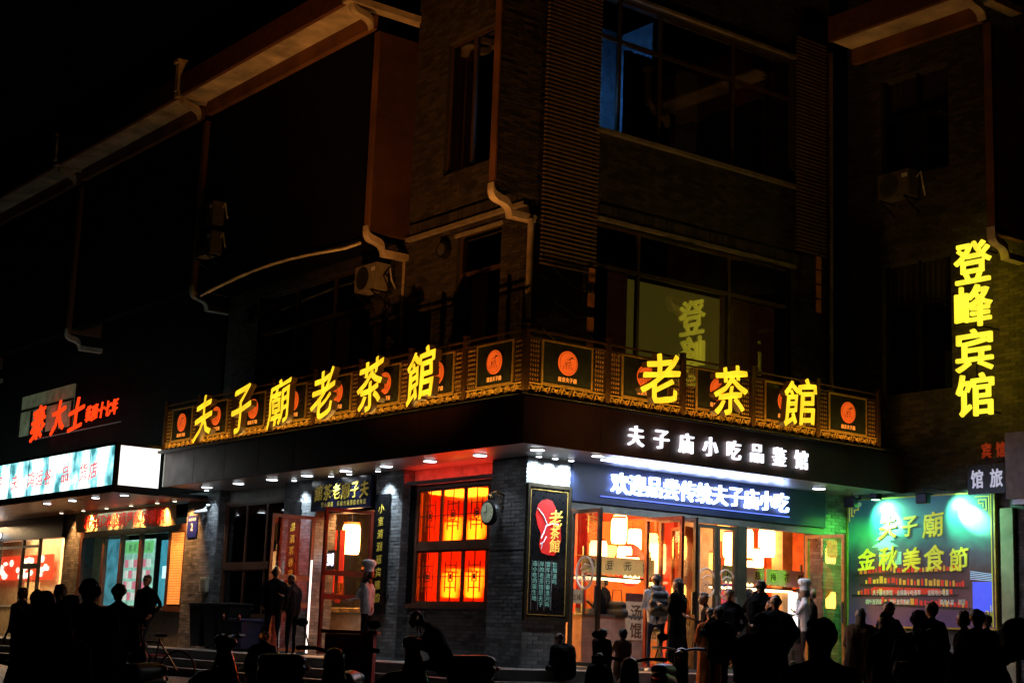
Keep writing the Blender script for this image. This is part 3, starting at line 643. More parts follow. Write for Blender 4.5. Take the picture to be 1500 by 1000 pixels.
# ================================================================ BALCONY RAILING
MEDM = mat('orange_medallion', (.55, .07, .01), .6, emit=(1, .12, .01), es=.7, var=.3, scale=5)
MEDD = mat('medallion_ink', (.16, .03, .01), .5)
def scroll(mb, cx, cz, r, sgn, y):
    pts = []
    for i in range(13):
        a = i/12*4.6; rr_ = r*(1-.16*a); pts.append((cx + sgn*rr_*math.cos(a), y, cz + rr_*math.sin(a)))
    mb.tube(pts, .011, 5, cap=False)
def make_bay(w):
    d = {}
    mb = MB(); mb.box(-.045, .045, -.045, .045, 0, 1.02); mb.box(-.055, .055, -.055, .055, 1.02, 1.05); mb.box(-.04, .04, -.04, .04, 1.05, 1.13); mb.box(-.05, .05, -.05, .05, 1.13, 1.15)
    d['post'] = mb.mesh('post', GOLDD)
    mb = MB().box(.05, w-.05, -.02, .02, 1.04, 1.07); mb.box(.05, w-.05, -.015, .015, .93, .955); d['rail'] = mb.mesh('rail', GOLDD)
    mb = MB().box(.05, w-.05, -.02, .02, .0, .018).box(.05, w-.05, -.02, .02, .172, .19)
    k = 7; p = (w-.1)/k
    for i in range(k):
        x = .05 + p*(i+.5); s = 1 if i % 2 == 0 else -1
        scroll(mb, x - p*.22, .095, .062, s, 0); scroll(mb, x + p*.26, .10, .048, -s, 0)
        mb.tube([(x-p*.5, 0, .03), (x-p*.25, 0, .16), (x, 0, .1), (x+p*.25, 0, .035), (x+p*.5, 0, .16)], .013, 5, cap=False)
        mb.box(x-.03, x+.03, -.024, .0, .075, .12)
    d['scroll_band'] = mb.mesh('scroll_band', GOLD)
    mb = MB(); lw = .24
    for c in range(5):
        x = .02 + c*(lw-.04)/4
        mb.tube([(x + (.014 if i % 2 else -.014), 0, .19 + i*.74/18) for i in range(19)], .0065, 4, cap=False)
    for r_ in range(9):
        for c in range(4): mb.add([(.045+c*.05, -.01, .215+r_*.08), (.054+c*.05, -.01, .24+r_*.08), (.045+c*.05, -.01, .265+r_*.08), (.036+c*.05, -.01, .24+r_*.08), (.045+c*.05, .01, .215+r_*.08), (.054+c*.05, .01, .24+r_*.08), (.045+c*.05, .01, .265+r_*.08), (.036+c*.05, .01, .24+r_*.08)], [(0,1,2,3),(7,6,5,4),(0,4,5,1),(1,5,6,2),(2,6,7,3),(3,7,4,0)], 1)
    d['lattice'] = mb.mesh('lattice', [GOLDD, GOLD])
    a, b = .36, w-.36
    mb = MB().box(a, b, -.006, .006, .22, .91); d['panel'] = mb.mesh('panel', mat('smoked_panel', (.03, .035, .025), .12, var=.3))
    mb = MB().box(a-.03, a, -.015, .015, .19, .93).box(b, b+.03, -.015, .015, .19, .93).box(a, b, -.015, .015, .19, .22).box(a, b, -.015, .015, .905, .93); d['panel_frame'] = mb.mesh('panel_frame', GOLD)
    c = (a+b)/2; cz = .60
    mb = MB().lathe([(.205, -.007), (.205, -.022), (.19, -.026)], (c, 0, cz), 28, 'y'); d['medallion'] = mb.mesh('medallion', MEDM)
    mb = MB(); y = -.028
    mb.tube([(c+.182*math.cos(t), y, cz+.182*math.sin(t)) for t in [k_*2*math.pi/28 for k_ in range(29)]], .004, 4, cap=False)
    mb.tube([(c+.02, y, cz+.07), (c+.07, y, cz+.095), (c+.12, y, cz+.085)], [.006, .02, .006], 5)
    mb.tube([(c-.04, y, cz+.06), (c+.04, y, cz+.06), (c+.05, y, cz+.02), (c-.04, y, cz-.0), (c-.06, y, cz-.05)], .006, 5)
    mb.tube([(c-.07, y, cz+.02), (c-.05, y, cz-.04), (c+.06, y, cz-.03), (c+.04, y, cz+.01)], .005, 5)
    for i in range(4): mb.tube([(c-.11+.06*i, y, cz-.05-.01*(i % 2)), (c-.09+.06*i, y, cz-.09), (c-.115+.06*i, y, cz-.105)], .006, 5)
    d['emblem'] = mb.mesh('emblem', MEDD)
    mb = MB()
    for i, ch in enumerate('南京夫子廟'): add_text(mb, ch, (c-.2+i*.082, -.008, .275), XL, XU, .075, .085, .006, bold=.02)
    d['caption'] = mb.mesh('caption', mat('orange_caption', (.8, .3, .06), .5, emit=(1, .35, .05), es=.6))
    return d
def railing(root, w, n):
    d = make_bay(w)
    def put(nm, x, par=root, y=0):
        o = bpy.data.objects.new(nm, d[nm]); COL.objects.link(o); o.parent = par; o.location = (x, y, 0); return o
    for i in range(n):
        x = i*w
        put('post', x); put('rail', x); put('scroll_band', x); put('lattice', x + .06); put('lattice', x + w - .30)
        pn = put('panel', x); 
        for q in ('panel_frame', 'medallion', 'emblem', 'caption'): put(q, 0, pn)
    return put
RZ = 4.42
rl = thing('balcony_railing', 'gilded lattice railing with round orange medallions above the left facade', 'railing', (-12.1, -1.2, RZ))
put = railing(rl, 13.5/8, 8)
rr_ = thing('balcony_railing', 'gilded lattice railing with round orange medallions above the right facade', 'railing', (1.4, -1.2, RZ), rz=R(90))
put2 = railing(rr_, 8.8/5, 5); put2('post', 8.8)
# LED strip lights at the foot of the railing
LEDW = glow('warm_led', (1, .5, .09), 26.)
tl = thing('strip_light', 'warm linear light at the foot of the left railing', 'lamp', (-12, -1.36, 4.42)); bx('housing', BLK, tl, -12, 1.60, -1.40, -1.302, 4.34, 4.37); bx('lip', BLK, tl, -12, 1.60, -1.405, -1.395, 4.371, 4.405); bx('diffuser', LEDW, tl, -12, 1.45, -1.385, -1.33, 4.371, 4.377)
tl = thing('strip_light', 'warm linear light at the foot of the right railing', 'lamp', (1.52, -1.2, 4.42)); bx('housing', BLK, tl, 1.502, 1.60, -1.25, 7.6, 4.34, 4.37); bx('lip', BLK, tl, 1.595, 1.605, -1.30, 7.6, 4.371, 4.405); bx('diffuser', LEDW, tl, 1.53, 1.585, -1.2, 7.58, 4.371, 4.377)

# ================================================================ SIGNS ON THE TEA HOUSE
YEL = glow('yellow_led_face', (1, .64, .02), 1.25, .22, 3.); YS = mat('sign_return', (.022, .010, .004), .5, emit=(1, .25, .01), es=.03)
t = thing('roof_letters', 'six yellow glowing brush characters along the left railing', 'sign', (-5, -1.4, 4.45))
for i, (c, xc) in enumerate(zip('夫子廟老茶館', (-9.5, -7.8, -6.2, -4.48, -2.8, -1.17))):
    mb = MB(); add_text(mb, c, (xc-.38, -1.42, 4.5), XL, XU, .82, .90, .13, bold=.018, brush=.18, fill=True, seed=i, mi_front=0, mi_side=1); mb.build('character', [YEL, YS], t)
t = thing('roof_letters', 'three yellow glowing brush characters along the right railing', 'sign', (1.6, 3.2, 4.45))
for i, (c, yc) in enumerate(zip('老茶館', (1.52, 3.22, 5.02))):
    mb = MB(); add_text(mb, c, (1.62, yc-.46, 4.55), XR, XU, .84, .84, .13, bold=.018, brush=.16, fill=True, seed=i+9, mi_front=0, mi_side=1); mb.build('character', [YEL, YS], t)
WHL = glow('white_led_face', (.86, .9, 1), 1.9)
t = thing('fascia_letters', 'row of eight white glowing characters on the brown right fascia', 'sign', (1.45, 3.2, 3.9))
for i, c in enumerate('夫子庙小吃品鉴馆'):
    mb = MB(); add_text(mb, c, (1.425, 1.02 + i*.592, 3.78), XR, XU, .37, .37, .05, bold=.008); mb.build('character', WHL, t)
t = thing('led_board', 'navy board with blue white glowing characters above the shop doors', 'sign', (.1, 4.2, 2.9))
bx('board', mat('navy_board', (.008, .014, .045), .5), t, .0, .08, .97, 7.58, 2.905, 3.598)
bx('edge_tube', glow('blue_edge', (.12, .18, 1), 1.6), t, .09, .11, 1.6, 6.5, 3.03, 3.045)
BWL = glow('blue_white_led', (.42, .55, 1), 8)
for i, c in enumerate('欢迎品尝传统夫子庙小吃'):
    mb = MB(); add_text(mb, c, (.12, 1.80 + i*.422, 3.10), XR, XU, .42, .40, .05, bold=.014); mb.build('character', BWL, t)
# hotel sign
t = thing('hotel_sign', 'four large yellow glowing characters stacked vertically on the dark hotel wall', 'sign', (3.0, 8.3, 5))
HY = glow('lemon_led', (1, .84, .04), 1.15, .2, 2.5)
for i, c in enumerate('登峰宾馆'):
    mb = MB(); add_text(mb, c, (3.27 + .0*i, 7.65, 7.40 - i*.845), XL, XU, .80, .78, .05, bold=.016, fill=True); mb.build('character', HY, t)
MB().tube([(3.67, 7.69, 4.9), (3.67, 7.69, 8.15)], .02, 6).build('rail', BLK, t)
for zz in (5.0, 6.6, 8.1): MB().tube([(3.67, 7.69, zz), (3.67, 8.4, zz)], .02, 6).build('arm', BLK, t)
# door plaque
t = thing('door_plaque', 'navy horizontal plaque with gold characters over the left doorway', 'plaque', (-6, -.1, 2.95))
bx('board', PLAQ, t, -7.12, -4.82, -.12, -.06, 2.92, 3.56)
text_run('lettering', '舘茶老廟子夫', (-6.98, -.123, 3.12), XL, XU, .33, .34, .352, .012, GOLDP, t, bold=.01, brush=.12)
text_run('small_lettering', '堂心泉書 長廟世遠源店老年百', (-6.7, -.123, 2.985), XL, XU, .10, .11, .125, .004, GOLDP, t)
# couplets
def couplet(x0, x1, s, lab):
    t = thing('couplet_board', lab, 'plaque', ((x0+x1)/2, -.05, .9), 'couplet boards beside the doorway')
    bx('board', BLKL, t, x0, x1, -.06, -.02, .85, 3.16)
    text_run('lettering', s, ((x0+x1)/2-.11, -.063, 2.78), XL, XU, .22, .19, .245, .006, GOLDP, t, vertical=True, brush=.1)
couplet(-8.13, -7.68, '一品清茗香满四座', 'black vertical board with gold characters left of the doorway'); couplet(-4.74, -4.24, '小室清润嘉宾雅韵', 'black vertical board with gold characters right of the doorway')
# poster board
t = thing('poster_board', 'tall black gold framed board with red shape on the corner pillar', 'sign', (.05, .45, .8))
bx('board', BLKL, t, .02, .06, .03, .90, .86, 3.08)
fr = MB(); fr.box(.018, .085, -.02, .03, .8, 3.14); fr.box(.018, .085, .90, .95, .8, 3.14); fr.box(.018, .085, .03, .90, .8, .86); fr.box(.018, .085, .03, .90, 3.08, 3.14); fr.build('frame', mat('dark_frame', (.05, .04, .025), .35, .5), t)
fr = MB(); fr.box(.062, .07, .05, .06, .9, 3.04); fr.box(.062, .07, .87, .88, .9, 3.04); fr.box(.062, .07, .06, .87, .9, .91); fr.box(.062, .07, .06, .87, 3.03, 3.04)
fr.build('gold_line', GOLD, t)
pts = [(.42, 2.88), (.52, 2.86), (.60, 2.76), (.66, 2.6), (.73, 2.45), (.75, 2.2), (.70, 2.02), (.60, 1.92), (.45, 1.93), (.32, 1.96), (.27, 2.08), (.30, 2.28), (.22, 2.42), (.17, 2.6), (.22, 2.78), (.33, 2.86)]
MB().poly([(.061, a, b) for a, b in pts], (.006, 0, 0)).build('red_shape', mat('bright_red_print', (.33, .004, .003), .85, emit=(1, .015, .008), es=.45), t)
mb = MB(); mb.tube([(.068, .2, 2.72), (.068, .33, 2.6), (.068, .42, 2.45), (.068, .36, 2.3), (.068, .3, 2.2)], .014, 5); mb.tube([(.068, .4, 2.42), (.068, .55, 2.47), (.068, .68, 2.46)], .01, 5); mb.tube([(.068, .28, 2.1), (.068, .36, 2.14), (.068, .42, 2.24)], .009, 5); mb.tube([(.068, .34, 2.13), (.068, .31, 2.02)], .008, 5)
mb.build('white_branch', WHP, t)
mb = MB()
for i, (c, s_) in enumerate((('老', .32), ('茶', .22), ('館', .24))): add_text(mb, c, (.069, .50 - (s_-.2)/3, (2.40, 2.2, 1.97)[i]), XR, XU, s_, s_*1.0, .008, bold=.012, brush=.12, seed=i)
mb.build('gold_characters', mat('gold_print', (.9, .6, .1), .4, emit=(1, .6, .1), es=.3), t)
GRN = mat('mint_ink', (.3, .6, .5), .5, emit=(.3, .8, .6), es=.12)
for j, s_ in enumerate(('您知道吗', '當年流行秦淮河两', '岸的老茶馆是夫子', '庙小吃的诞生地')):
    text_run('lettering', s_, (.062, .58 - j*.145, 1.72), XR, XU, .105, .095, .098, .004, GRN, t, vertical=True)
    if j < 3 or True: bx('column_line', WHP, t, .061, .064, .565 - j*.145, .568 - j*.145, .98, 1.82)
# clock
t = thing('wall_clock', 'round double sided clock on a scrolled bracket at the corner pillar', 'clock', (-.55, -.1, 2.75))
MB().lathe([(.19, -.05), (.225, -.03), (.225, .03), (.19, .05)], (-.62, -.32, 2.62), 24, 'y').build('case', BLK, t)
MB().lathe([(.175, -.056), (.175, -.052)], (-.62, -.32, 2.62), 24, 'y').build('dial', mat('pale_dial', (.75, .8, .6), .4, emit=(.7, .8, .5), es=.12), t)
mb = MB().box(-.626, -.614, -.384, -.378, 2.62, 2.74); mb.box(-.70, -.62, -.385, -.378, 2.614, 2.626)
for k in range(12):
    a = k*math.pi/6; mb.box(-.62+.15*math.cos(a)-.006, -.62+.15*math.cos(a)+.006, -.382, -.377, 2.62+.15*math.sin(a)-.006, 2.62+.15*math.sin(a)+.006)
mb.build('hands_and_marks', BLK, t)
mb = MB(); mb.tube([(-.62, 0, 2.95), (-.62, -.2, 3.0), (-.62, -.32, 2.95), (-.62, -.32, 2.84)], .02, 6); mb.tube([(-.62, -.02, 2.72), (-.62, -.12, 2.8), (-.62, -.06, 2.9), (-.62, -.18, 2.95)], .014, 6); mb.ell((-.62, -.32, 2.9), (.05, .05, .05)); mb.build('bracket', GOLDD, t)
# number plate, junction box, cctv
t = thing('house_number_plate', 'small blue house number plate reading 2 on the brick pier', 'sign', (-12.7, -.03, 2.8)); bx('plate', mat('blue_enamel', (.01, .02, .22), .35), t, -12.98, -12.5, -.04, -.02, 2.55, 3.05)
text_run('lettering', '2', (-12.85, -.041, 2.68), XL, XU, .2, .24, .1, .004, WHP, t, bold=.02); text_run('small_lettering', '大石坝街', (-12.93, -.041, 2.93), XL, XU, .08, .08, .1, .003, WHP, t)
t = thing('meter_box', 'small pale square meter box on the pier beside the bins', 'box', (-11.9, -.02, 1.4)); bx('box', mat('beige_plastic', (.45, .45, .35), .5), t, -12.05, -11.68, -.09, -.02, 1.28, 1.62, bevel=.01); bx('cover', mat('dark_beige', (.2, .2, .15), .5), t, -11.98, -11.75, -.1, -.09, 1.34, 1.56)
def cctv(x, y, z, dx, dy, lab):
    t = thing('security_camera', lab, 'camera', (x, y, z)); m = mat('cctv_grey', (.55, .57, .6), .4)
    MB().tube([(x, y, z), (x+dx*.3, y+dy*.3, z-.06)], .045, 10).build('body', m, t, smooth=True); MB().tube([(x+dx*.1, y+dy*.1, z), (x, y+.02, z+.12)], .015, 6).build('arm', m, t); MB().ell((x, y+.02, z+.12), (.05, .05, .03)).build('mount', m, t)
cctv(-11.9, -.1, 3.15, -.6, -.8, 'small grey security camera on the pier left of the bins'); cctv(.3, 8.25, 3.45, .8, -.6, 'small grey security camera at the inner corner beside the billboard')

# ================================================================ BILLBOARD
t = thing('billboard', 'night scene billboard with yellow brush characters lit green by spotlights', 'billboard', (1.8, 8.35, 1.1))
def print_mat():
    m = bpy.data.materials.new('night_print'); m.use_nodes = True; nt = m.node_tree; b = nt.nodes['Principled BSDF']; N = nt.nodes.new; L = nt.links.new
    tc = N('ShaderNodeTexCoord'); sp = N('ShaderNodeSeparateXYZ'); L(tc.outputs['Object'], sp.inputs[0])
    nz = N('ShaderNodeTexNoise'); nz.inputs['Scale'].default_value = 5; nz.inputs['Detail'].default_value = 9; L(tc.outputs['Object'], nz.inputs[0])
    ma = N('ShaderNodeMath'); ma.operation = 'MULTIPLY_ADD'; ma.inputs[1].default_value = .6; L(nz.outputs['Fac'], ma.inputs[0]); L(sp.outputs[2], ma.inputs[2])
    mr = N('ShaderNodeMapRange'); mr.inputs[1].default_value = .25; mr.inputs[2].default_value = 2.7; L(ma.outputs[0], mr.inputs[0])
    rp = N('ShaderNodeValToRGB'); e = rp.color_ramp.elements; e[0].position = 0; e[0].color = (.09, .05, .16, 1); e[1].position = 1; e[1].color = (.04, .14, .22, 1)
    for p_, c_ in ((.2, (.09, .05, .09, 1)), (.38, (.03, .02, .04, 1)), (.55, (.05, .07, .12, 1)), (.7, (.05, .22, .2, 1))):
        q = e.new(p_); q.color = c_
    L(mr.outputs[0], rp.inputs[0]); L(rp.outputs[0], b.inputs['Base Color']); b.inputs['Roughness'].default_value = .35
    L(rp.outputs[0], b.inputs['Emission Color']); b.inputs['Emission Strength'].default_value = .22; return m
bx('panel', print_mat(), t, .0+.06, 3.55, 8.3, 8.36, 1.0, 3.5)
rb = random.Random(5)
def prt(nm, m, x0, x1, z0, z1, d=.004, parent=t): return bx(nm, m, parent, x0, x1, 8.3-d, 8.2995, z0, z1)
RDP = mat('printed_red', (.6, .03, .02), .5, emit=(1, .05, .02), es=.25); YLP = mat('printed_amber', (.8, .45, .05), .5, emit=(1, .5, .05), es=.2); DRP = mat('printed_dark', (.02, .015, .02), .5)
mr_ = MB(); my = MB(); md = MB(); 
for lvl, (z_, xa, xb, sl) in enumerate(((2.02, .35, 2.75, .02), (1.83, .5, 2.85, -.03), (1.62, .3, 2.6, 0.), (1.45, .9, 2.9, -.04))):
    x = xa
    while x < xb:
        zz = z_ + sl*(x-xa) + .05*(lvl < 2)*(x < 1.2)*(x-xa)
        w_ = .035 + rb.random()*.05
        (mr_ if rb.random() < .66 else my).box(x, x+w_, 8.295, 8.2992, zz, zz+.07+rb.random()*.07); x += w_ + .015 + rb.random()*.03
    md.add([(xa-.15, 8.294, z_-.05), (xb+.1, 8.294, z_-.05+sl*(xb-xa)), (xb+.15, 8.294, z_-.0+sl*(xb-xa)), (xa-.15, 8.294, z_)], [(0,1,2,3)])
mr_.box(.7, 1.35, 8.296, 8.299, 1.66, 1.8); mr_.box(1.5, 2.3, 8.296, 8.299, 1.64, 1.78)
mr_.build('printed_lanterns', RDP, t, kind='stuff'); my.build('printed_lights', YLP, t, kind='stuff'); md.build('printed_eaves', DRP, t, kind='stuff')
# printed pavilion
mb = MB()
for (w_, z_) in ((.34, 2.55), (.26, 2.68), (.16, 2.8)):
    cx = 1.0; mb.add([(cx-w_, 8.2955, z_), (cx+w_, 8.2955, z_), (cx+w_*.55, 8.2955, z_+.08), (cx-w_*.55, 8.2955, z_+.08)], [(0,1,2,3)])
    mb.box(cx-w_*.5, cx+w_*.5, 8.2957, 8.299, z_-.06, z_-.002)
mb.box(.85, 1.4, 8.2957, 8.299, 2.2, 2.45); mb.build('printed_pavilion', mat('printed_mint', (.35, .7, .55), .5, emit=(.4, .9, .6), es=.15), t)
prt('printed_water', mat('printed_blue', (.02, .05, .55), .4, emit=(.05, .1, 1), es=.8), 3.05, 3.48, 1.3, 1.85)
mb = MB()
for i in range(5): mb.add([(3.0+.0*i, 8.295, 2.02+.035*i-.12), (3.5, 8.295, 1.98+.03*i-.12), (3.5, 8.295, 1.995+.03*i-.12), (3.0, 8.295, 2.035+.035*i-.12)], [(0,1,2,3)])
mb.build('printed_roof_lights', mat('printed_pale_blue', (.3, .5, .9), .4, emit=(.4, .6, 1), es=.5), t)
YG = mat('yellow_green_letter', (.75, .62, .04), .45, emit=(.9, .9, .05), es=.30)  # emission on the yellow letters adds to the floodlight falling on them
for i, (c, x_, z_, s_) in enumerate((('夫', .86, 2.70, .46), ('子', 1.40, 2.72, .42), ('廟', 1.92, 2.70, .5), ('金', .32, 2.08, .46), ('秋', .85, 2.08, .48), ('美', 1.42, 2.06, .46), ('食', 1.95, 2.06, .5), ('節', 2.52, 2.04, .46))):
    mb = MB(); add_text(mb, c, (x_, 8.292, z_), XL, XU, s_, s_*1.02, .02, bold=.015, brush=.1, seed=i); mb.build('character', YG, t)
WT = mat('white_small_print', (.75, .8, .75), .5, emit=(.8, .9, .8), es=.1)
for (s_, x_, z_) in (('夫子庙老茶馆', .68, 1.60), ('金陵路小吃荟萃', 1.28, 1.60), ('金陵地小吃宴', 2.02, 1.60), ('桃叶渡酒家', .50, 1.42), ('桃叶渡贡茶苑', 1.10, 1.42), ('秦淮人家 酒园', 2.3, 1.42)):
    text_run('small_lettering', s_, (x_, 8.2935, z_), XL, XU, .085, .11, .083, .003, WT, t, bold=.01)
fr = MB(); gy = 8.29
def key(mb, cx, cz, sx, sz):
    s_ = .05
    segs = [((0,0),(6,0)), ((0,0),(0,7)), ((1.2,1.2),(4.5,1.2)), ((1.2,1.2),(1.2,5)), ((4.5,1.2),(4.5,2.6)), ((4.5,2.6),(2.6,2.6)), ((2.6,2.6),(2.6,3.8)), ((1.2,5),(2.2,5))]
    for (a, b), (c, d) in segs:
        x0_, x1_ = sorted((cx+sx*a*s_, cx+sx*c*s_)); z0_, z1_ = sorted((cz+sz*b*s_, cz+sz*d*s_)); mb.box(x0_-.008, x1_+.008, gy-.006, gy, z0_-.008, z1_+.008)
key(fr, .1, 3.44, 1, -1); key(fr, 3.45, 3.44, -1, -1); key(fr, 3.45, 1.06, -1, 1)
fr.box(3.485, 3.50, gy-.004, gy+.004, 1.02, 3.48); fr.build('fret_corners', YG, t)
bf = MB().box(.03, 3.58, 8.28, 8.37, 3.5, 3.53).box(.03, .06, 8.28, 8.37, 1.0, 3.5).box(3.55, 3.58, 8.28, 8.37, 1.0, 3.5).box(.03, 3.58, 8.28, 8.37, .97, 1.0); bf.build('frame', mat('gold_frame', (.5, .4, .08), .4, .5), t)
# green flood lights over the billboard
for k, (x_, lab) in enumerate(((.62, 'black floodlight above the left half of the billboard'), (2.38, 'black floodlight above the right half of the billboard'))):
    f = thing('flood_light', lab, 'lamp', (x_, 7.75, 3.42), 'floodlights over the billboard')
    MB().box(x_-.13, x_+.13, 7.66, 7.80, 3.30, 3.50).build('housing', BLK, f, bevel=.02); bx('visor', BLK, f, x_-.16, x_+.16, 7.802, 7.84, 3.46, 3.50)
    bx('lens', glow('green_lens', (.4, 1, .5), 6), f, x_-.1, x_+.1, 7.801, 7.806, 3.33, 3.45)
    MB().tube([(x_, 7.75, 3.5), (x_, 7.75, 3.62), (x_, 8.38, 3.62)], .012, 6).build('arm', BLK, f)
    lamp('SPOT', 'beam', f, (x_+.05, 7.82, 3.38), 300, (.24, .95, .5), spot_size=R(95), spot_blend=.9, shadow_soft_size=.05, aim=(x_+.5+.15*k, 8.3, 3.0))
    lamp('SPOT', 'core_beam', f, (x_+.05, 7.82, 3.36), 1300, (.55, 1., .68), spot_size=R(34), spot_blend=.8, shadow_soft_size=.03, aim=(x_+.5+.15*k, 8.3, 3.05))
f = thing('flood_light', 'black floodlight behind the inner corner washing the pier green', 'lamp', (1.1, 7.9, 3.5)); 
MB().box(1.02, 1.18, 7.82, 7.98, 3.45, 3.57).build('housing', BLK, f); bx('lens', MATS['green_lens'], f, 1.04, 1.16, 7.84, 7.96, 3.44, 3.449)
lamp('SPOT', 'beam', f, (1.1, 7.9, 3.42), 330, (.12, 1., .10), spot_size=R(100), spot_blend=.8, shadow_soft_size=.05, aim=(.0, 7.75, 1.9))

# ================================================================ CANOPY DOWNLIGHTS
DL = glow('cool_lens', (.88, .94, 1), 9.); DW = glow('warm_lens', (1, .8, .5), 6)
def downlight(x, y, z, r, power, col, lab, lens, grp, size=110, aim=None):
    f = thing('downlight', lab, 'lamp', (x, y, z), grp)
    MB().lathe([(r*1.15, -.02), (r*1.15, 0), (r, .0)], (x, y, z), 20, 'z').build('rim', ALU, f); MB().lathe([(r, -.028), (r, -.021)], (x, y, z), 20, 'z').build('lens', lens, f)
    if power: lamp('SPOT', 'beam', f, (x, y, z-.05), power, col, spot_size=R(size), spot_blend=.6, shadow_soft_size=.06, aim=aim or (x, y+.001, 0))
ords = ['at the far left end of the tea house canopy', 'over the row of bins, second from the left canopy end', 'over the unlit timber window', 'over the left leaf of the doorway', 'above the navy door plaque', 'just right of the doorway', 'over the left half of the red window', 'over the right half of the red window', 'at the canopy corner above the tall poster board']
for i, (x_, lab) in enumerate(zip((-10.9, -9.4, -7.9, -6.45, -4.95, -3.5, -2.05, -.52, .95), ords)):
    downlight(x_, -.64 if i < 8 else -.54, 3.6, .115, 34 if i not in (6, 7) else 18, (.82, .92, 1), 'round white downlight ' + lab, DL, 'canopy downlights')
downlight(1.14, .62, 3.6, .1, 50, (.85, .93, 1), 'round white downlight left of the bright strip on the right canopy', DL, 'canopy downlights'); downlight(.7, 6.69, 3.6, .12, 40, (.9, .95, 1), 'round white downlight at the far end of the right canopy', DL, 'canopy downlights')
for (x_, y_, ax_, lab, pw) in ((-6.1, -.28, None, 'small spotlight above the left part of the door plaque', 45), (-5.4, -.28, None, 'small spotlight above the right part of the door plaque', 45), (-4.35, -.28, (-4.3, .02, 2.6), 'small spotlight washing the pillar right of the doorway', 150), (-7.6, -.28, (-7.5, .02, 2.6), 'small spotlight washing the pillar left of the doorway', 130),
        (.24, .06, (.0, .16, 3.25), 'small spotlight nearest the corner over the poster board', 190), (.24, .42, (.0, .48, 3.25), 'middle small spotlight over the poster board', 190), (.24, .78, (.0, .82, 3.25), 'small spotlight over the right edge of the poster board', 190), (-11.6, -.3, (-12.0, .0, 2.4), 'small spotlight beside the security camera', 60)):
    downlight(x_, y_, 3.598, .05, pw, (.72, .88, 1), lab, DL, 'small canopy spotlights', 92 if x_ > 0 else 80, ax_ or (x_, 0, 2.9))
t = thing('strip_light', 'thin red light strip on the ledge over the red window', 'lamp', (-2.4, .1, 3.3))
bx('channel', BLK, t, -3.8, -1.05, .04, .10, 3.30, 3.32); bx('lip', BLK, t, -3.8, -1.05, .03, .038, 3.30, 3.36); bx('diffuser', glow('red_strip', (1, .03, .01), 26), t, -3.75, -1.1, .05, .09, 3.321, 3.327)
# the long bright strip
t = thing('strip_light', 'long blue white strip light under the right canopy', 'lamp', (.95, 3.1, 3.55))
bx('diffuser', glow('tube_white', (.75, .85, 1), 9), t, .72, 1.22, 1.05, 5.1, 3.575, 3.592); bx('housing', ALU, t, .70, 1.24, 1.0, 5.15, 3.593, 3.599)
lamp('AREA', 'strip_glow', t, (.97, 3.1, 3.56), 22, (.6, .75, 1), shape='RECTANGLE', size=.4, size_y=4.0)
# left canopy downlights
for i, (x_, y_, lab) in enumerate(((-16.92, -2.0, 'leftmost'), (-15.3, -2.0, 'second from left'), (-13.9, -2.0, 'third from left'), (-12.5, -1.9, 'rightmost'))):
    downlight(x_, y_, 3.39, .09, 2, (1, .8, .6), 'small white downlight in the brown left canopy, ' + lab, DL, 'downlights in the left canopy')
for i, x_ in enumerate((-19.8, -18.3, -16.8, -15.3, -13.8, -12.85)):
    downlight(x_, -.48, 3.39, .045, 260, (1, .42, .12), 'tiny warm spotlight casting a scallop on the paper banner, number %s from the left' % ['one', 'two', 'three', 'four', 'five', 'six'][i], DW, 'banner spotlights', 84, (x_, -.2, 2.95))

# ================================================================ INTERIORS
I = H
IR = mat('interior_red', (.62, .07, .03), .55, var=.2, scale=2); IO = mat('interior_orange', (.62, .26, .09), .6, var=.25, scale=2.5)
bx('dining_wall', IR, I, -5.2, -5.1, .45, 8.6, 0, 3.6); bx('dining_wall', mat('interior_cream', (.6, .16, .05), .7, var=.3, scale=5), I, -5.1, -.3, 8.45, 8.6, 0, 3.6); bx('dining_ceiling', IR, I, -5.1, -.1, .45, 8.45, 3.25, 3.35); bx('dining_floor', mat('tile_floor', (.3, .2, .12), .3), I, -5.1, -.1, .45, 8.45, .001, .011)
bx('panelling', IO, I, -4.4, -4.3, 4.0, 8.4, 0.012, 3.2); bx('ceiling_beam', mat('dark_red_beam', (.2, .02, .012), .5), I, -4.2, -.3, 2.0, 2.2, 3.0, 3.2); bx('ceiling_beam', MATS['dark_red_beam'], I, -4.2, -.3, 5.0, 5.2, 3.0, 3.2)
bx('red_post', mat('red_post_paint', (.7, .03, .02), .4), I, -1.6, -1.35, 2.3, 2.55, .012, 3.24); bx('red_post', MATS['red_post_paint'], I, -1.7, -1.45, 4.85, 5.1, .012, 3.24)
bx('brass_pillar', mat('warm_stone', (.6, .34, .16), .5), I, -1.3, -1.0, 7.5, 7.8, .012, 3.24)
bx('grey_screen', mat('grey_curtain_wall', (.35, .33, .32), .6), I, -2.2, -2.1, 5.5, 6.6, .012, 3.2)
# slatted screen of orange wood at the back of the right bay
for i in range(26): bx('screen_slat', IR if i % 2 else WOODL, I, -2.3, -2.26, 6.7+i*.065, 6.73+i*.065, 1.0, 3.0)
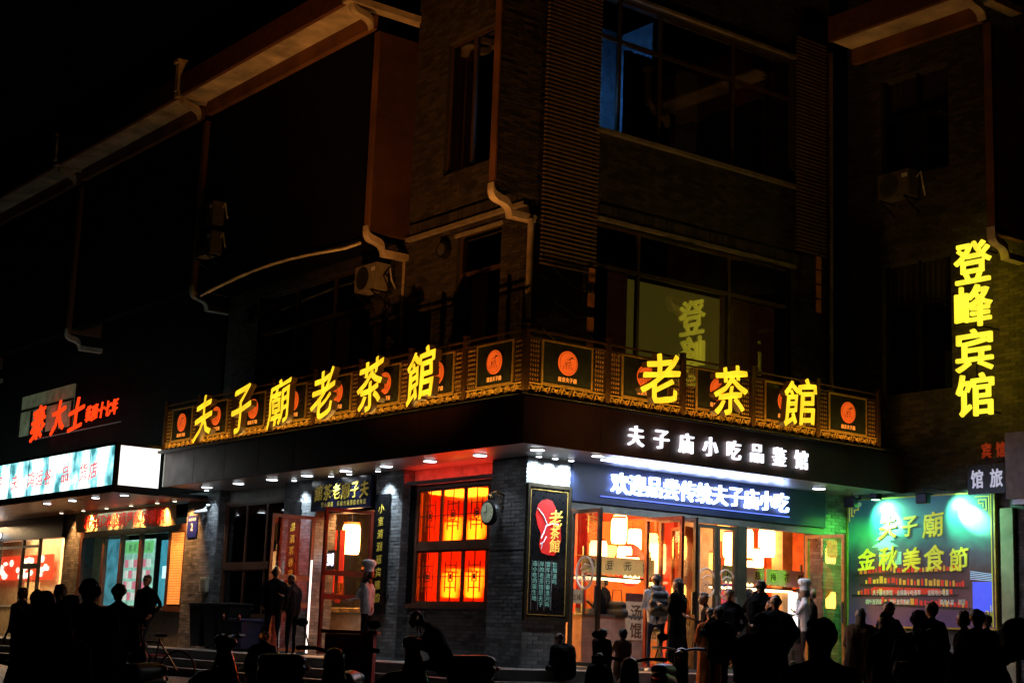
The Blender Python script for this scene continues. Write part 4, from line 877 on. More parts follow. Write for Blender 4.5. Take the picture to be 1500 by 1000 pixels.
# lantern
def lantern_mesh(r, h):
    mb = MB(); mb.lathe([(r*.86, -h/2), (r, -h/2+.05), (r*1.02, 0), (r, h/2-.05), (r*.86, h/2)], n=16); a = mb.mesh('shade', LAN)
    mb = MB().lathe([(r*.9, h/2), (r*.9, h/2+.03)], n=16); b = mb.mesh('rim', mat('lantern_rim', (.5, .12, .03), .5))
    mb = MB().tube([(0, 0, h/2+.03), (0, 0, h/2+.6)], .005, 4); c = mb.mesh('cord', BLK); return a, b, c
LAN = glow('lantern_paper', (1, .56, .2), 7., .25, 4); LANO = glow('orange_lantern', (1, .36, .06), 5., .3, 4); LANY = glow('amber_lantern', (1, .45, .08), 34.)
lm = lantern_mesh(.13, .42)
def lantern(x, y, z, lab, grp, s=1., m=None):
    t = thing('paper_lantern', lab, 'lantern', (x, y, z), grp); t.scale = (s, s, s)
    for q, me in zip(('shade', 'rim', 'cord'), lm):
        if q == 'shade' and m: me = me.copy(); me.materials[0] = m
        o = bpy.data.objects.new(q, me); COL.objects.link(o); o.parent = t
G1 = 'paper lanterns hanging inside the dining room'
for (x_, y_, z_, s_, lab) in ((-1.5, 3.46, 2.6, 1.15, 'glowing cylinder lantern high behind the first open door leaf'), (-1.5, 3.62, 2.08, 1.1, 'glowing lantern hanging below the high one left of the second door leaf'), (-1.2, 3.55, 1.85, 1.15, 'lowest of the lanterns left of the second door leaf'),
        (-1.5, 2.95, 2.1, 1.3, 'tall narrow lantern just right of the first open door leaf'), (-1.8, 4.75, 2.15, 1.4, 'tall lantern seen through the second open door leaf'), (-2.2, 4.1, 2.75, 1.1, 'lantern partly cut by the edge of the second door leaf'), (-2.6, 2.4, 2.35, 1.5, 'broad glaring lantern behind the glass of the first door leaf'),
        (-1.2, 6.2, 2.5, 1.2, 'upper left lantern of the cluster behind the right mullion'), (-1.2, 6.25, 2.0, 1.2, 'middle left lantern of the cluster behind the right mullion'), (-1.2, 6.33, 1.55+.6, 1.0, 'lantern tucked behind the left ones of the right cluster'), (-1.0, 6.4, 2.55, 1.3, 'wide upper lantern of the right cluster'),
        (-1.0, 6.45, 1.95, 1.2, 'lower right lantern of the right cluster'), (-1.3, 7.35, 2.62, 1.35, 'large bright lantern at the right of the right cluster'), (-1.4, 7.2, 2.3, .9, 'small lantern under the large bright one')):
    lantern(x_, y_, z_, lab, G1, s_)
for (x_, y_, z_, s_, lab) in ((-2.4, 3.3, 2.75, .9, 'small high lantern near the ceiling behind the first leaf'), (-2.8, 4.4, 2.2, 1.0, 'dim lantern in the depth left of the folding doors'), (-3.2, 5.4, 2.6, 1.1, 'lantern in the depth seen through the folding doors'),
        (-1.9, 6.7, 2.85, 1.0, 'highest small lantern of the right cluster'), (-1.9, 7.0, 2.5, 1.1, 'middle back lantern of the right cluster'), (-2.0, 7.6, 2.15, 1.0, 'lower back lantern near the warm pillar'), (-1.7, 7.9, 2.7, 1.0, 'lantern just left of the orange framed door'), (-2.1, 6.6, 2.2, .9, 'low back lantern at the left of the right cluster')):
    lantern(x_, y_, z_, lab, G1, s_, LANO if s_ < 1.05 else None)
rl_ = ['upper left', 'upper middle', 'upper right', 'lower left', 'lower middle', 'lower right']
k = 0
for z_ in (2.42, 1.45):
    for x_ in (-3.55, -2.8, -2.02):
        lantern(x_, .98, z_, 'yellow lantern behind the red glass, %s one' % rl_[k], 'lanterns behind the red window', 1.1, LANY); k += 1
k = 0
for z_ in (2.7, 1.65):
    for x_ in (-5.0, -4.2, -3.4):
        lantern(x_, 2.1, z_, 'amber lantern further back behind the red glass, %s one' % rl_[k], 'lanterns behind the red window', .9, LANY); k += 1
lamp('AREA', 'ceiling_light', I, (-2.6, 4.5, 3.2), 300, (1, .38, .10), shape='RECTANGLE', size=4, size_y=6)
lamp('AREA', 'ceiling_light', I, (-3.0, 1.4, 3.2), 1000, (1, .5, .15), size=2)
# awnings
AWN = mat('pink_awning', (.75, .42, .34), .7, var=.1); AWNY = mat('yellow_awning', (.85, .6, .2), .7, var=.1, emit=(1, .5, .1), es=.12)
def awning(y0, y1, z, s, lab, m, x=-.8):
    t = thing('stall_awning', lab, 'awning', (x, (y0+y1)/2, z)); mb = MB(); n = int((y1-y0)/.12)
    for i in range(n):
        a = y0 + (y1-y0)*i/n; b = y0 + (y1-y0)*(i+1)/n
        pts = [(x, a, z+.34), (x, a, z+.04)] + [(x, a + (b-a)*q/4, z+.04-.04*math.sin(math.pi*q/4)) for q in (1, 2, 3)] + [(x, b, z+.04), (x, b, z+.34)]
        mb.poly(pts, (.012, 0, 0))
    mb.build('valance', m, t); MB().add([(x-.45, y0, z+.35), (x, y0, z+.34), (x, y1, z+.34), (x-.45, y1, z+.35)], [(0,1,2,3)]).build('canvas', m, t)
    w_ = (y1-y0)/len(s)
    for i, ch in enumerate(s):
        c = y0 + w_*(i+.5)
        MB().lathe([(.11, .0), (.11, .004)], (x+.014, c, z+.19), 18, 'x').build('disc', mat('amber_disc', (.9, .62, .2), .6), t)
        mb = MB(); add_text(mb, ch, (x+.02, c-.085, z+.1), XR, XU, .17, .18, .003, bold=.01, brush=.1); mb.build('character', mat('brown_ink', (.12, .05, .02), .6), t)
awning(1.95, 3.75, 1.7, '赤豆元宵', 'yellow and pink stall awning with round character discs left of the doors', AWNY); awning(5.55, 6.75, 1.72, '梅花糕', 'pink stall awning with three discs behind the mullion', AWN); awning(6.8, 8.0, 1.72, '梅花糕', 'pink stall awning with three discs nearest the chef', AWN)
# food stalls
def stall(x0, x1, y0, y1, h, lab, m, front=None):
    t = thing('food_stall', lab, 'stall', ((x0+x1)/2, (y0+y1)/2, .012)); bx('counter', m, t, x0, x1, y0, y1, .012, h); bx('worktop', ALU, t, x0-.03, x1+.03, y0-.03, y1+.03, h, h+.04)
    for yy in (y0+.03, y1-.03): bx('post', ALU, t, x1-.05, x1-.01, yy-.02, yy+.02, h+.04, 2.2)
    bx('food_light', glow('hot_white', (1, .7, .35), 4), t, x0+.1, x1-.1, y0+.2, y1-.2, 1.62, 1.66); bx('lamp_shelf', BLK, t, x0+.08, x1-.08, y0+.1, y1-.1, 1.661, 1.69)
    for i in range(int((y1-y0)/.28)):
        MB().lathe([(.09, 0), (.11, .1), (.1, .1)], ((x0+x1)/2, y0+.2+i*.28, h+.04), 12).build('steel_pot', ALU, t)
    return t
t = stall(-1.4, -.8, 2.0, 3.7, .95, 'stall with patterned brown front under the yellow awning', mat('patterned_front', (.45, .25, .18), .6))
bx('front_board', mat('dark_header', (.12, .04, .03), .5), t, -.8, -.78, 3.05, 3.95, 1.25, 1.4); bx('menu_front', mat('tan_print', (.5, .36, .24), .6, emit=(.8, .5, .3), es=.1), t, -.8, -.78, 3.05, 3.95, .55, 1.25)
text_run('lettering', '汤包', (-.779, 3.15, .9), XR, XU, .3, .3, .38, .004, MATS['brown_ink'], t, bold=.02); text_run('lettering', '馄饨', (-.779, 3.15, .57), XR, XU, .3, .3, .38, .004, MATS['brown_ink'], t, bold=.02)
stall(-1.4, -.8, 5.5, 7.9, .95, 'long stall under the pink awnings at the right', mat('grey_front', (.25, .2, .2), .5)); 
t = thing('price_screen', 'white lit upright price panel beside the right stall', 'sign', (-.6, 7.4, 1.0)); bx('panel', glow('white_panel', (1, .97, .9), 1.6), t, -.66, -.62, 7.3, 7.55, .9, 1.62); bx('frame', BLK, t, -.68, -.6, 7.56, 7.6, .6, 1.7)
t = thing('neon_flower', 'small white neon flower sign seen through the folding door', 'sign', (-2.0, 6.1, 2.0))
for k in range(5):
    a = k*1.2566; mb = MB().tube([(-2.05, 6.0+.1*math.cos(a)+.05*math.cos(q/8*6.283), 2.0+.1*math.sin(a)+.05*math.sin(q/8*6.283)) for q in range(9)], .008, 5, cap=False); mb.build('petal', glow('neon_white', (.8, .75, 1), 6), t)
t = thing('hanging_screen', 'round red hanging screen behind the second door leaf', 'screen', (-1.9, 4.0, 1.9)); MB().lathe([(.42, 0), (.42, .02)], (-2.0, 3.75+.45, 2.0), 24, 'x').build('disc', glow('red_disc', (1, .05, .02), .8), t); MB().tube([(-1.97, 4.15, 2.1), (-1.97, 4.25, 1.85)], .015, 5).build('mark', GOLDP, t)
t = thing('menu_board', 'long cream board with dark characters at the foot of the first door leaf', 'sign', (-.5, 1.4, 1.2)); bx('board', mat('cream_print', (.6, .5, .38), .6, emit=(1, .7, .4), es=.15), t, -.52, -.5, 1.02, 1.75, 1.15, 1.4)
text_run('lettering', '夫子庙小吃城', (-.499, 1.06, 1.2), XR, XU, .1, .12, .11, .003, MATS['brown_ink'], t)
# entrance room behind the left doorway
bx('entry_wall', WOODL, I, -10.5, -5.2, 2.3, 2.4, 0, 3.6); bx('entry_wall', WOODL, I, -11.4, -11.3, .45, 2.3, 0, 3.6) ; bx('entry_ceiling', mat('dark_ceiling', (.12, .06, .03), .6), I, -11.3, -5.21, .45, 2.3, 3.25, 3.3)
bx('entry_floor', MATS['tile_floor'], I, -11.3, -5.21, .45, 2.3, .001, .011)
bx('partition', DARKW, I, -8.5, -8.42, .45, 2.3, 0, 3.25)
for i in range(14): bx('wall_batten', WOODL, I, -8.35+i*.22, -8.33+i*.22, 2.26, 2.3, 1.9, 3.2)
bx('shelf', WOODL, I, -8.4, -5.3, 2.0, 2.3, 1.86, 1.92); bx('added_shelf_light', glow('shelf_glow', (1, .85, .6), 5), I, -8.3, -5.4, 2.0, 2.04, 1.82, 1.85)  # glowing strip under the shelf added to brighten back wall and counter
lantern(-7.6, 1.2, 2.45, 'white paper lantern hanging inside the left doorway', 'entrance lantern', 1.5)
lamp('AREA', 'ceiling_light', I, (-6.9, 1.3, 3.2), 330, (1, .45, .14), size=1.6)
t = thing('dish_sign', 'dark dish sign with yellow characters inside the left doorway', 'sign', (-6.4, 1.95, 1.5)); bx('board', mat('maroon_board', (.12, .03, .015), .4), t, -7.35, -5.9, 1.9, 1.94, 1.42, 1.8); text_run('lettering', '蚵仔煎', (-7.0, 1.898, 1.52), XL, XU, .24, .24, .3, .004, mat('yellow_print', (.9, .7, .1), .5, emit=(1, .75, .1), es=.5), t, bold=.02)
for x_ in (-7.75, -8.15): bx('side_board', MATS['maroon_board'], t, x_, x_+.3, 1.9, 1.94, 1.2, 1.85); text_run('side_lettering', '小吃', (x_+.05, 1.897, 1.55), XL, XU, .2, .2, .25, .004, MATS['yellow_print'], t, vertical=True)
t = thing('food_counter', 'bright stainless food counter inside the left doorway', 'counter', (-6.6, 1.2, .012)); bx('counter', mat('counter_front', (.5, .4, .3), .4), t, -8.2, -5.3, .9, 1.5, .012, .85); bx('worktop', ALU, t, -8.25, -5.28, .88, 1.52, .85, .9); 
for i in range(7): MB().lathe([(.12, 0), (.15, .09), (.14, .1)], (-8.0+i*.4, 1.15, .9), 14).build('tray', mat('pale_food', (.8, .65, .35), .6), t)
bx('glass_guard', GL, t, -8.2, -5.3, .885, .89, .9, 1.25)
t = thing('letter_light', 'small blue white lit character panel inside the left doorway', 'sign', (-7.5, .6, 2)); bx('panel', BLK, t, -7.05, -6.75, .3, .33, 1.75, 2.15); text_run('lettering', '到', (-7.03, .295, 1.82), XL, XU, .26, .27, .3, .008, glow('lavender_led', (.8, .75, 1), 4), t, bold=.04)
t = thing('red_scrolls', 'red hanging paper scrolls behind the left door leaf', 'scroll', (-7.6, .8, 1.5)); 
for i in range(3): bx('scroll', glow('red_scroll', (1, .04, .02), .45), t, -7.9+i*.34, -7.72+i*.34, .7, .71, 1.1+.2*i, 2.6)

# ================================================================ DOORS
def leaf(P0, P1, z0, z1, m, lab=None, mid=None, emblem=None, th=.03):
    """framed glass leaf between plan points P0,P1"""
    d = bpy.data.objects.new('door', None); COL.objects.link(d); d.parent = H; d.location = (P0[0], P0[1], z0)
    a = Vector((*P0, 0)); b = Vector((*P1, 0)); L_ = (b-a).length; ang = math.atan2(b.y-a.y, b.x-a.x); d.rotation_euler = (0, 0, ang)
    def part(nm, m_, *q):
        mb = MB().box(*q); me = mb.mesh(nm, m_); o = bpy.data.objects.new(nm, me); COL.objects.link(o); o.parent = d; return o
    s = .065; h = z1-z0
    for q in ((0, s, -th, th, 0, h), (L_-s, L_, -th, th, 0, h)): part('stile', m, *q)
    part('rail', m, s, L_-s, -th, th, h-s, h); part('rail', m, s, L_-s, -th, th, 0, s)
    for z in (mid or ()): part('rail', m, s, L_-s, -th*.9, th*.9, z-z0-.05, z-z0+.05)
    part('pane', GL, s, L_-s, -.004, .004, s, h-s); part('handle', ALU, L_-s+.02, L_-s+.05, -th-.05, -th, .95, 1.35)
    if lab: d['label'] = lab
    if emblem is not None:
        zc = 1.65-z0; mb = MB(); xc = L_/2; y = -.008
        mb.tube([(xc+.23*math.cos(t), y, zc+.27*math.sin(t)) for t in [k*2*math.pi/24 for k in range(25)]], .02, 5, cap=False)
        mb.tube([(xc-.12, y, zc+.06), (xc, y, zc+.14), (xc+.13, y, zc+.12)], .014, 5); mb.tube([(xc-.1, y, zc), (xc+.08, y, zc+.03), (xc+.02, y, zc-.06), (xc-.08, y, zc-.04)], .012, 5)
        for i in range(4): mb.tube([(xc-.13+.075*i, y, zc-.08), (xc-.11+.075*i, y, zc-.15)], .012, 5)
        me = mb.mesh('emblem', mat('pale_decal', (.6, .45, .36), .6, emit=(1, .6, .4), es=.12)); o = bpy.data.objects.new('emblem', me); COL.objects.link(o); o.parent = d
    return d
DF = mat('bronze_door_frame', (.13, .10, .075), .35, .55); DR = mat('red_door_frame', (.22, .03, .015), .35, .2); DO = mat('orange_door_frame', (.5, .2, .05), .4)
leaf((0.02, 1.02), (.86, .98), .07, 2.74, DF, 'bronze framed glass leaf nearest the poster board, open outwards', emblem=1)
leaf((0.0, 2.8), (1.0, 2.78), .07, 2.74, DR, 'red lit glass leaf standing open'); leaf((0.0, 3.15), (1.0, 3.12), .07, 2.74, DF)
leaf((-.02, 4.1), (-.02, 4.62), .07, 2.74, DF, emblem=1); leaf((-.02, 4.63), (-.02, 5.14), .07, 2.74, DF, emblem=1)
for i in range(4): leaf((-.3-.06*i, 4.1+.13*i), (-.9, 4.3+.13*i), .07, 2.70, DO)
leaf((0.0, 7.1), (.98, 7.12), .07, 2.72, DO, 'orange framed glass leaf open before the green lit pier')
leaf((-7.1, -.02), (-7.05, -1.05), .07, 2.82, mat('brown_leaf', (.09, .045, .03), .35), mid=(1.0, 1.55)); leaf((-4.84, -.02), (-4.86, -1.1), .07, 2.84, DR, mid=(1.15, 1.6))
t = thing('white_door_post', 'thin white lit tube standing at the edge of the left doorway', 'lamp', (-7, -1.1, 0)); MB().tube([(-6.55, -.35, .05), (-6.55, -.35, 1.9)], .022, 8).build('tube', glow('post_white', (1, .92, .85), 1.4), t)
t = thing('oval_plate', 'small orange oval plate on the dark reveal beside the second chef', 'sign', (.03, 7.8, 1.5)); MB().lathe([(.15, 0), (.15, .015)], (.03, 7.62+.18, 1.52), 20, 'x').build('plate', mat('oval_orange', (.5, .18, .05), .4), t)
text_run('lettering', '小吃', (.046, 7.7, 1.47), XR, XU, .1, .1, .11, .003, BLK, t)

# ================================================================ AC UNITS, VENTS
for q in range(7):
    rc = random.Random(q); a = Vector((.04, .15 + rc.random()*.3, 7.0 - q*.28)); b = Vector((.04, 1.2 + rc.random()*.2, 6.9 - q*.3 - rc.random()*.4)); pts = [a.lerp(b, i/8) + Vector((.02*math.sin(i*2+q), 0, -.12*math.sin(math.pi*i/8))) for i in range(9)]
    MB().tube(pts, .008, 5).build('cable', BLK if q % 2 else MATS['pale_pipe'], H)
MB().tube([(-4.3, -.1, 7.9), (-4.5, -.3, 7.5), (-4.35, -.25, 7.2), (-4.6, -.2, 7.0), (-4.5, -.05, 6.4)], .018, 6).build('cable', BLK, H)
def ac(x, y, z, rz, lab, s=1.):
    t = thing('air_conditioner', lab, 'air conditioner', (x, y, z), None, rz); t.scale = (s, s, s)
    m = mat('ac_casing', (.3, .27, .22), .5) if z < 8 else mat('ac_shaded_casing', (.10, .09, .08), .6)  # upper units get a darker copy, dim light put into the colour
    def pt(mb, nm, m_, **k):
        me = mb.mesh(nm, m_); o = bpy.data.objects.new(nm, me); COL.objects.link(o); o.parent = t; return o
    o = pt(MB().box(-.4, .4, -.15, .15, 0, .55), 'casing', m); bv = o.modifiers.new('b', 'BEVEL'); bv.width = .015; bv.segments = 2
    mb = MB()
    for r_ in (.06, .12, .18, .23): mb.tube([(-.1+r_*math.cos(a), -.16, .28+r_*math.sin(a)) for a in [k*2*math.pi/20 for k in range(21)]], .005, 4, cap=False)
    for k in range(6): a = k*math.pi/6; mb.tube([(-.1-.23*math.cos(a), -.16, .28-.23*math.sin(a)), (-.1+.23*math.cos(a), -.16, .28+.23*math.sin(a))], .004, 4)
    pt(mb, 'fan_grille', BLK); pt(MB().lathe([(.23, -.152), (.23, -.150)], (-.1, 0, .28), 20, 'y'), 'fan_opening', mat('fan_dark', (.05, .05, .05), .5)); pt(MB().box(.22, .36, -.155, -.151, .38, .46), 'badge', WHP)
    mb = MB()
    for xx in (-.3, .3): mb = MB(); mb.box(xx-.015, xx+.015, -.2, .3, -.035, -.003); mb.add([(xx-.012, .28, -.3), (xx+.012, .28, -.3), (xx+.012, -.18, -.04), (xx-.012, -.18, -.04), (xx-.012, .28, -.26), (xx+.012, .28, -.26), (xx+.012, -.14, -.035), (xx-.012, -.14, -.035)], [(0,1,2,3),(4,5,6,7),(0,3,7,4),(1,2,6,5)]); pt(mb, 'bracket', BLK)
    pt(MB().tube([(.38, .1, .4), (.5, .1, .5), (.52, .15, .2), (.45, .3, .05)], .02, 6), 'hose', mat('hose_white', (.5, .48, .42), .7))
ac(-4.95, -.3, 7.22, 0, 'air conditioner unit lit orange below the eave between the upper windows'); ac(-10.9, -1.05, 9.55, 0, 'upper of two dim air conditioners beside the white strip'); ac(-10.9, -1.05, 8.85, 0, 'lower of two dim air conditioners beside the white strip'); ac(1.55, 8.1, 9.55, 0, 'dim air conditioner high on the hotel wing wall')
for (x_, z_, lab) in ((-2.75, 7.75, 'round dark vent cowl left of the corner window'), (-10.6, 7.55, 'round dark vent cowl at the left end of the strip window')):
    t = thing('vent_cowl', lab, 'vent', (x_, -.1, z_)); MB().lathe([(.16, -.14), (.18, -.02), (.14, 0)], (x_, 0, z_), 18, 'y').build('cowl', BLK, t); MB().lathe([(.12, -.146), (.12, -.142)], (x_, 0, z_), 18, 'y').build('fan_opening', ALU, t)

# ================================================================ UPLIGHT FLOODS (unseen, placed below the frame to supply the orange uplight)
SOD = (1., .36, .07)
def ground_flood(x, y, power, aim, size, lab, col=SOD, blend=1.0):
    z = gz(x, y); t = thing('unseen_floodlight', lab, 'lamp', (x, y, z), 'unseen sodium floodlights on the street')
    MB().box(x-.12, x+.12, y-.1, y+.1, z+.03, z+.16).build('housing', BLK, t, bevel=.02); bx('base', BLK, t, x-.08, x+.08, y-.08, y+.08, z, z+.03); bx('lens', glow('sodium_lens', SOD, 6), t, x-.09, x+.09, y-.07, y+.07, z+.161, z+.166)
    lamp('SPOT', 'beam', t, (x, y, z+.2), power, col, spot_size=R(size), spot_blend=blend, shadow_soft_size=.09, aim=aim)
ground_flood(1.6, -6.6, 3000, (-4.0, -1.0, 12.5), 56, 'unseen sodium floodlight on the street before the corner')
ground_flood(5.2, -2.2, 620, (.2, 3.2, 9.5), 50, 'unseen sodium floodlight on the street before the right facade', (1., .5, .14))
ground_flood(5.6, 1.8, 330, (2.6, 7.6, 13.), 34, 'unseen sodium floodlight on the street before the hotel wing')

# ================================================================ PEOPLE
def caps(bm_list, p0, r0, p1, r1, mi, flat=None):
    bm_list.append((Vector(p0), r0, Vector(p1), r1, mi))
def cap_mesh(mb, p0, r0, p1, r1, n=9):
    p0, p1 = Vector(p0), Vector(p1); d = p1 - p0; L_ = d.length
    d = d / L_ if L_ > 1e-6 else Vector((0, 0, 1)); pts = []; rs = []
    for t in (1, .8, .45): pts.append(p0 - d*r0*t*.98); rs.append(r0*math.sqrt(max(.0, 1-t*t))+.002)
    pts.append(p0); rs.append(r0); pts.append(p1 + d*1e-4); rs.append(r1)
    for t in (.45, .8, 1): pts.append(p1 + d*r1*t*.98); rs.append(r1*math.sqrt(max(.0, 1-t*t))+.002)
    mb.tube(pts, rs, n)
def remesh(prims, vox, mats, smooth=2):
    mb = MB()
    for p0, r0, p1, r1, mi in prims: cap_mesh(mb, p0, r0, p1, r1)
    me = mb.mesh('tmp', []); o = bpy.data.objects.new('tmp', me); COL.objects.link(o)
    md = o.modifiers.new('r', 'REMESH'); md.mode = 'VOXEL'; md.voxel_size = vox; sm = o.modifiers.new('s', 'SMOOTH'); sm.factor = .5; sm.iterations = smooth*2
    dg = bpy.context.evaluated_depsgraph_get(); out = bpy.data.meshes.new_from_object(o.evaluated_get(dg))
    COL.objects.unlink(o); bpy.data.objects.remove(o); bpy.data.meshes.remove(me)
    n = len(out.polygons); fc = np.zeros(n*3); out.polygons.foreach_get('center', fc); fc = fc.reshape(-1, 3)
    best = np.full(n, 1e9); idx = np.zeros(n, dtype=np.int32)
    for p0, r0, p1, r1, mi in prims:
        a = np.array(p0); b = np.array(p1); ab = b-a; l2 = max(1e-9, ab@ab); t = np.clip(((fc-a)@ab)/l2, 0, 1)
        dist = np.linalg.norm(fc - (a + t[:, None]*ab), axis=1) - (r0 + (r1-r0)*t); w_ = dist < best; best[w_] = dist[w_]; idx[w_] = mi
    out.materials.clear()
    for m in mats: out.materials.append(m)
    out.polygons.foreach_set('material_index', idx); out.polygons.foreach_set('use_smooth', [True]*n)
    return out
SKIN = mat('skin', (.42, .25, .17), .55, var=.08); HAIRM = mat('black_hair', (.012, .010, .010), .45, var=.3, scale=60, bump=.5)
SHOE = mat('dark_shoe', (.03, .03, .03), .5); EYE = mat('eye_dark', (.02, .015, .012), .2)
def rumple(me, mis, amp, seed, fr=1.):
    n = len(me.vertices); c = np.zeros(n*3); me.vertices.foreach_get('co', c); c = c.reshape(-1, 3); nr = np.zeros(n*3); me.vertices.foreach_get('normal', nr); nr = nr.reshape(-1, 3)
    npoly = len(me.polygons); mi = np.zeros(npoly, dtype=np.int32); me.polygons.foreach_get('material_index', mi); ls = np.zeros(npoly, dtype=np.int32); me.polygons.foreach_get('loop_start', ls); lt = np.zeros(npoly, dtype=np.int32); me.polygons.foreach_get('loop_total', lt)
    lv = np.zeros(len(me.loops), dtype=np.int32); me.loops.foreach_get('vertex_index', lv); ok = np.zeros(n, bool); ok[lv[np.repeat(np.isin(mi, mis), lt)]] = True
    g = np.random.RandomState(int(abs(seed)*37) % 9999); a = np.zeros(n)
    for q in range(16):
        f_ = (4 + 26*g.rand()**1.5)*fr; d = g.randn(3); d /= np.linalg.norm(d); ph = g.rand()*6.28; w_ = (c @ d)*f_ + ph + 1.6*np.sin((c @ g.randn(3))*5*fr + ph*2)
        a += (np.sin(w_) if q % 3 else -np.abs(np.sin(w_))*1.4)*(6/(f_/fr + 4))
    c += nr*(a*amp*.5*ok)[:, None]; me.vertices.foreach_set('co', c.ravel()); me.update()
POSE = {'down': ((-.03, .25, 1.13), (.05, .25, .88)), 'pocket': ((-.08, .30, 1.13), (.07, .22, .96)), 'phone': ((.06, .24, 1.12), (.30, .07, 1.22)),
        'camera': ((.14, .27, 1.22), (.20, .08, 1.50)), 'chin': ((.16, .17, 1.17), (.13, .06, 1.43)), 'cross': ((.05, .25, 1.14), (.22, -.06, 1.16)), 'reach': ((.16, .22, 1.2), (.42, .14, 1.12)), 'behind': ((-.14, .22, 1.16), (-.16, .06, .95))}
def person(label, x, y, H_, head, top, bottom, la='down', ra='down', legs='stand', hair='short', coat=0., bulk=0., lean=0., nod=0., hat=False, group=None, z=None, skin=None, shoe=None, tex=None, collar=None, hk=1., seat=.52):
    z = gz(x, y) if z is None else z; k = H_/1.72; P = []
    f = lambda v: Vector(v)*k
    mt = mat('cloth_%s' % '_'.join(str(int(c*1000)) for c in top), top, .85, var=.2, scale=9, bump=.35); mbm = mat('cloth_%s' % '_'.join(str(int(c*1000)) for c in bottom), bottom, .85, var=.2, scale=9, bump=.35)
    sit = legs == 'sit'; hz = seat if sit else .92; dz = hz - .92
    ln = lambda v: Vector((v[0] + lean*max(0, v[2]-.95), v[1], v[2] - abs(lean)*.18*max(0, v[2]-.95) + dz))
    A = lambda a, ra_, b, rb_, m_: P.append((f(ln(a)), ra_*k, f(ln(b)), rb_*k, m_))
    B = lambda a, ra_, b, rb_, m_: P.append((f(a), ra_*k, f(b), rb_*k, m_))
    bk = bulk
    A((0, -.08, .95), .115+bk*.6, (0, .08, .95), .115+bk*.6, 2 if not coat else 1)
    A((0, -.07, 1.05), .11+bk, (0, .07, 1.05), .11+bk, 1); A((.0, -.09, 1.16), .11+bk, (.0, .09, 1.16), .11+bk, 1)
    for s in (-1, 1): A((0, s*.075, .93), .121+bk, (0, s*.105, 1.31), .119+bk, 1); A((0, s*.12, 1.40), .062+bk*.3, (0, s*.02, 1.465), .062, 1)
    A((.0, -.11, 1.27), .115+bk, (.0, .11, 1.27), .115+bk, 1); A((-.005, -.15, 1.385), .072+bk*.7, (-.005, .15, 1.385), .072+bk*.7, 1); A((0, -.06, 1.42), .07+bk*.4, (0, .06, 1.42), .07+bk*.4, 1)
    if coat and not sit:
        zz = .92
        for s in (-1, 1): A((0, s*.09, .98), .130+bk, (0, s*.105, coat), .152+bk+.02*(.95-coat), 1)
        while zz > coat: A((0, -.09, zz), .13+bk+.02*(.95-zz), (0, .09, zz), .13+bk+.02*(.95-zz), 1); zz -= .08
    # neck and head
    hd = Vector((nod*.10, 0, -abs(nod)*.05)); nk = ln((0, 0, 1.44)); hc = ln((.015, 0, 1.60)) + hd
    B(nk, .055, ln((.005, 0, 1.52)) + hd*.5, .052, 0)
    if collar: A((.0, -.045, 1.46), .068, (0, .045, 1.46), .068, 3)
    B(hc + Vector((-.012, 0, .025)), .092*hk, hc + Vector((.0, 0, .02)), .088*hk, 0); B(hc + Vector((.02, 0, -.03)), .068*hk, hc + Vector((.038, 0, -.065)), .048*hk, 0)
    B(hc + Vector((.075, 0, .0)), .014, hc + Vector((.098, 0, -.028)), .017, 0)
    for s in (1, -1): B(hc + Vector((-.005, s*.085, .0)), .018, hc + Vector((-.01, s*.09, .03)), .018, 0)
    hands = []
    for s, pose in ((1, la), (-1, ra)):
        e, w_ = POSE[pose]; e = (e[0], e[1]*s, e[2]); w_ = (w_[0], w_[1]*s, w_[2])
        A((0, s*.185, 1.375), .065+bk*.6, (e[0]*.5, s*(.185+e[1]*s)/2 + 0, (1.375+e[2])/2), .056+bk*.6, 1); A((e[0]*.5, (s*.185+e[1])/2, (1.375+e[2])/2), .056+bk*.6, e, .05+bk*.5, 1)
        A(e, .05+bk*.5, w_, .036+bk*.35, 1)
        ev, wv = ln(e), ln(w_); d = (wv-ev).normalized()
        if pose in ('chin', 'camera'): d = (d + Vector((-.1, -.3*s, .3))).normalized()
        ph = wv + d*.075; B(wv, .028, ph, .032, 0); hands.append((f(ph), d, s, pose))
    # legs
    if sit: J = {s: ((0, s*.10, hz), (.42, s*.15, max(.46, hz)), (.36, s*.15, .09)) for s in (1, -1)}
    elif legs == 'walk': J = {1: ((0, .09, .9), (.14, .10, .5), (.10, .10, .09)), -1: ((0, -.09, .9), (.0, -.10, .48), (-.22, -.10, .13))}
    elif legs == 'wide': J = {s: ((0, s*.10, .9), (.02, s*.16, .48), (.0, s*.20, .09)) for s in (1, -1)}
    else: J = {1: ((0, .09, .9), (.03, .11, .48), (.0, .12, .09)), -1: ((0, -.09, .9), (.02, -.10, .48), (.04, -.13, .09))}
    for s, (h_, kn, an) in J.items():
        B(h_, .092, kn, .062, 2); B(kn, .06, an, .043, 2); B((an[0]-.03, an[1], an[2]-.045), .042, (an[0]+.14, an[1]+s*.02, an[2]-.055), .034, 4)
    me = remesh(P, .019*k, [skin or SKIN, mt, mbm, collar or mt, shoe or SHOE, EYE])
    rumple(me, (1, 2), .016*k, x*3.1 + y)
    # hands, eyes and lips are joined into the same continuous figure
    ex = MB()
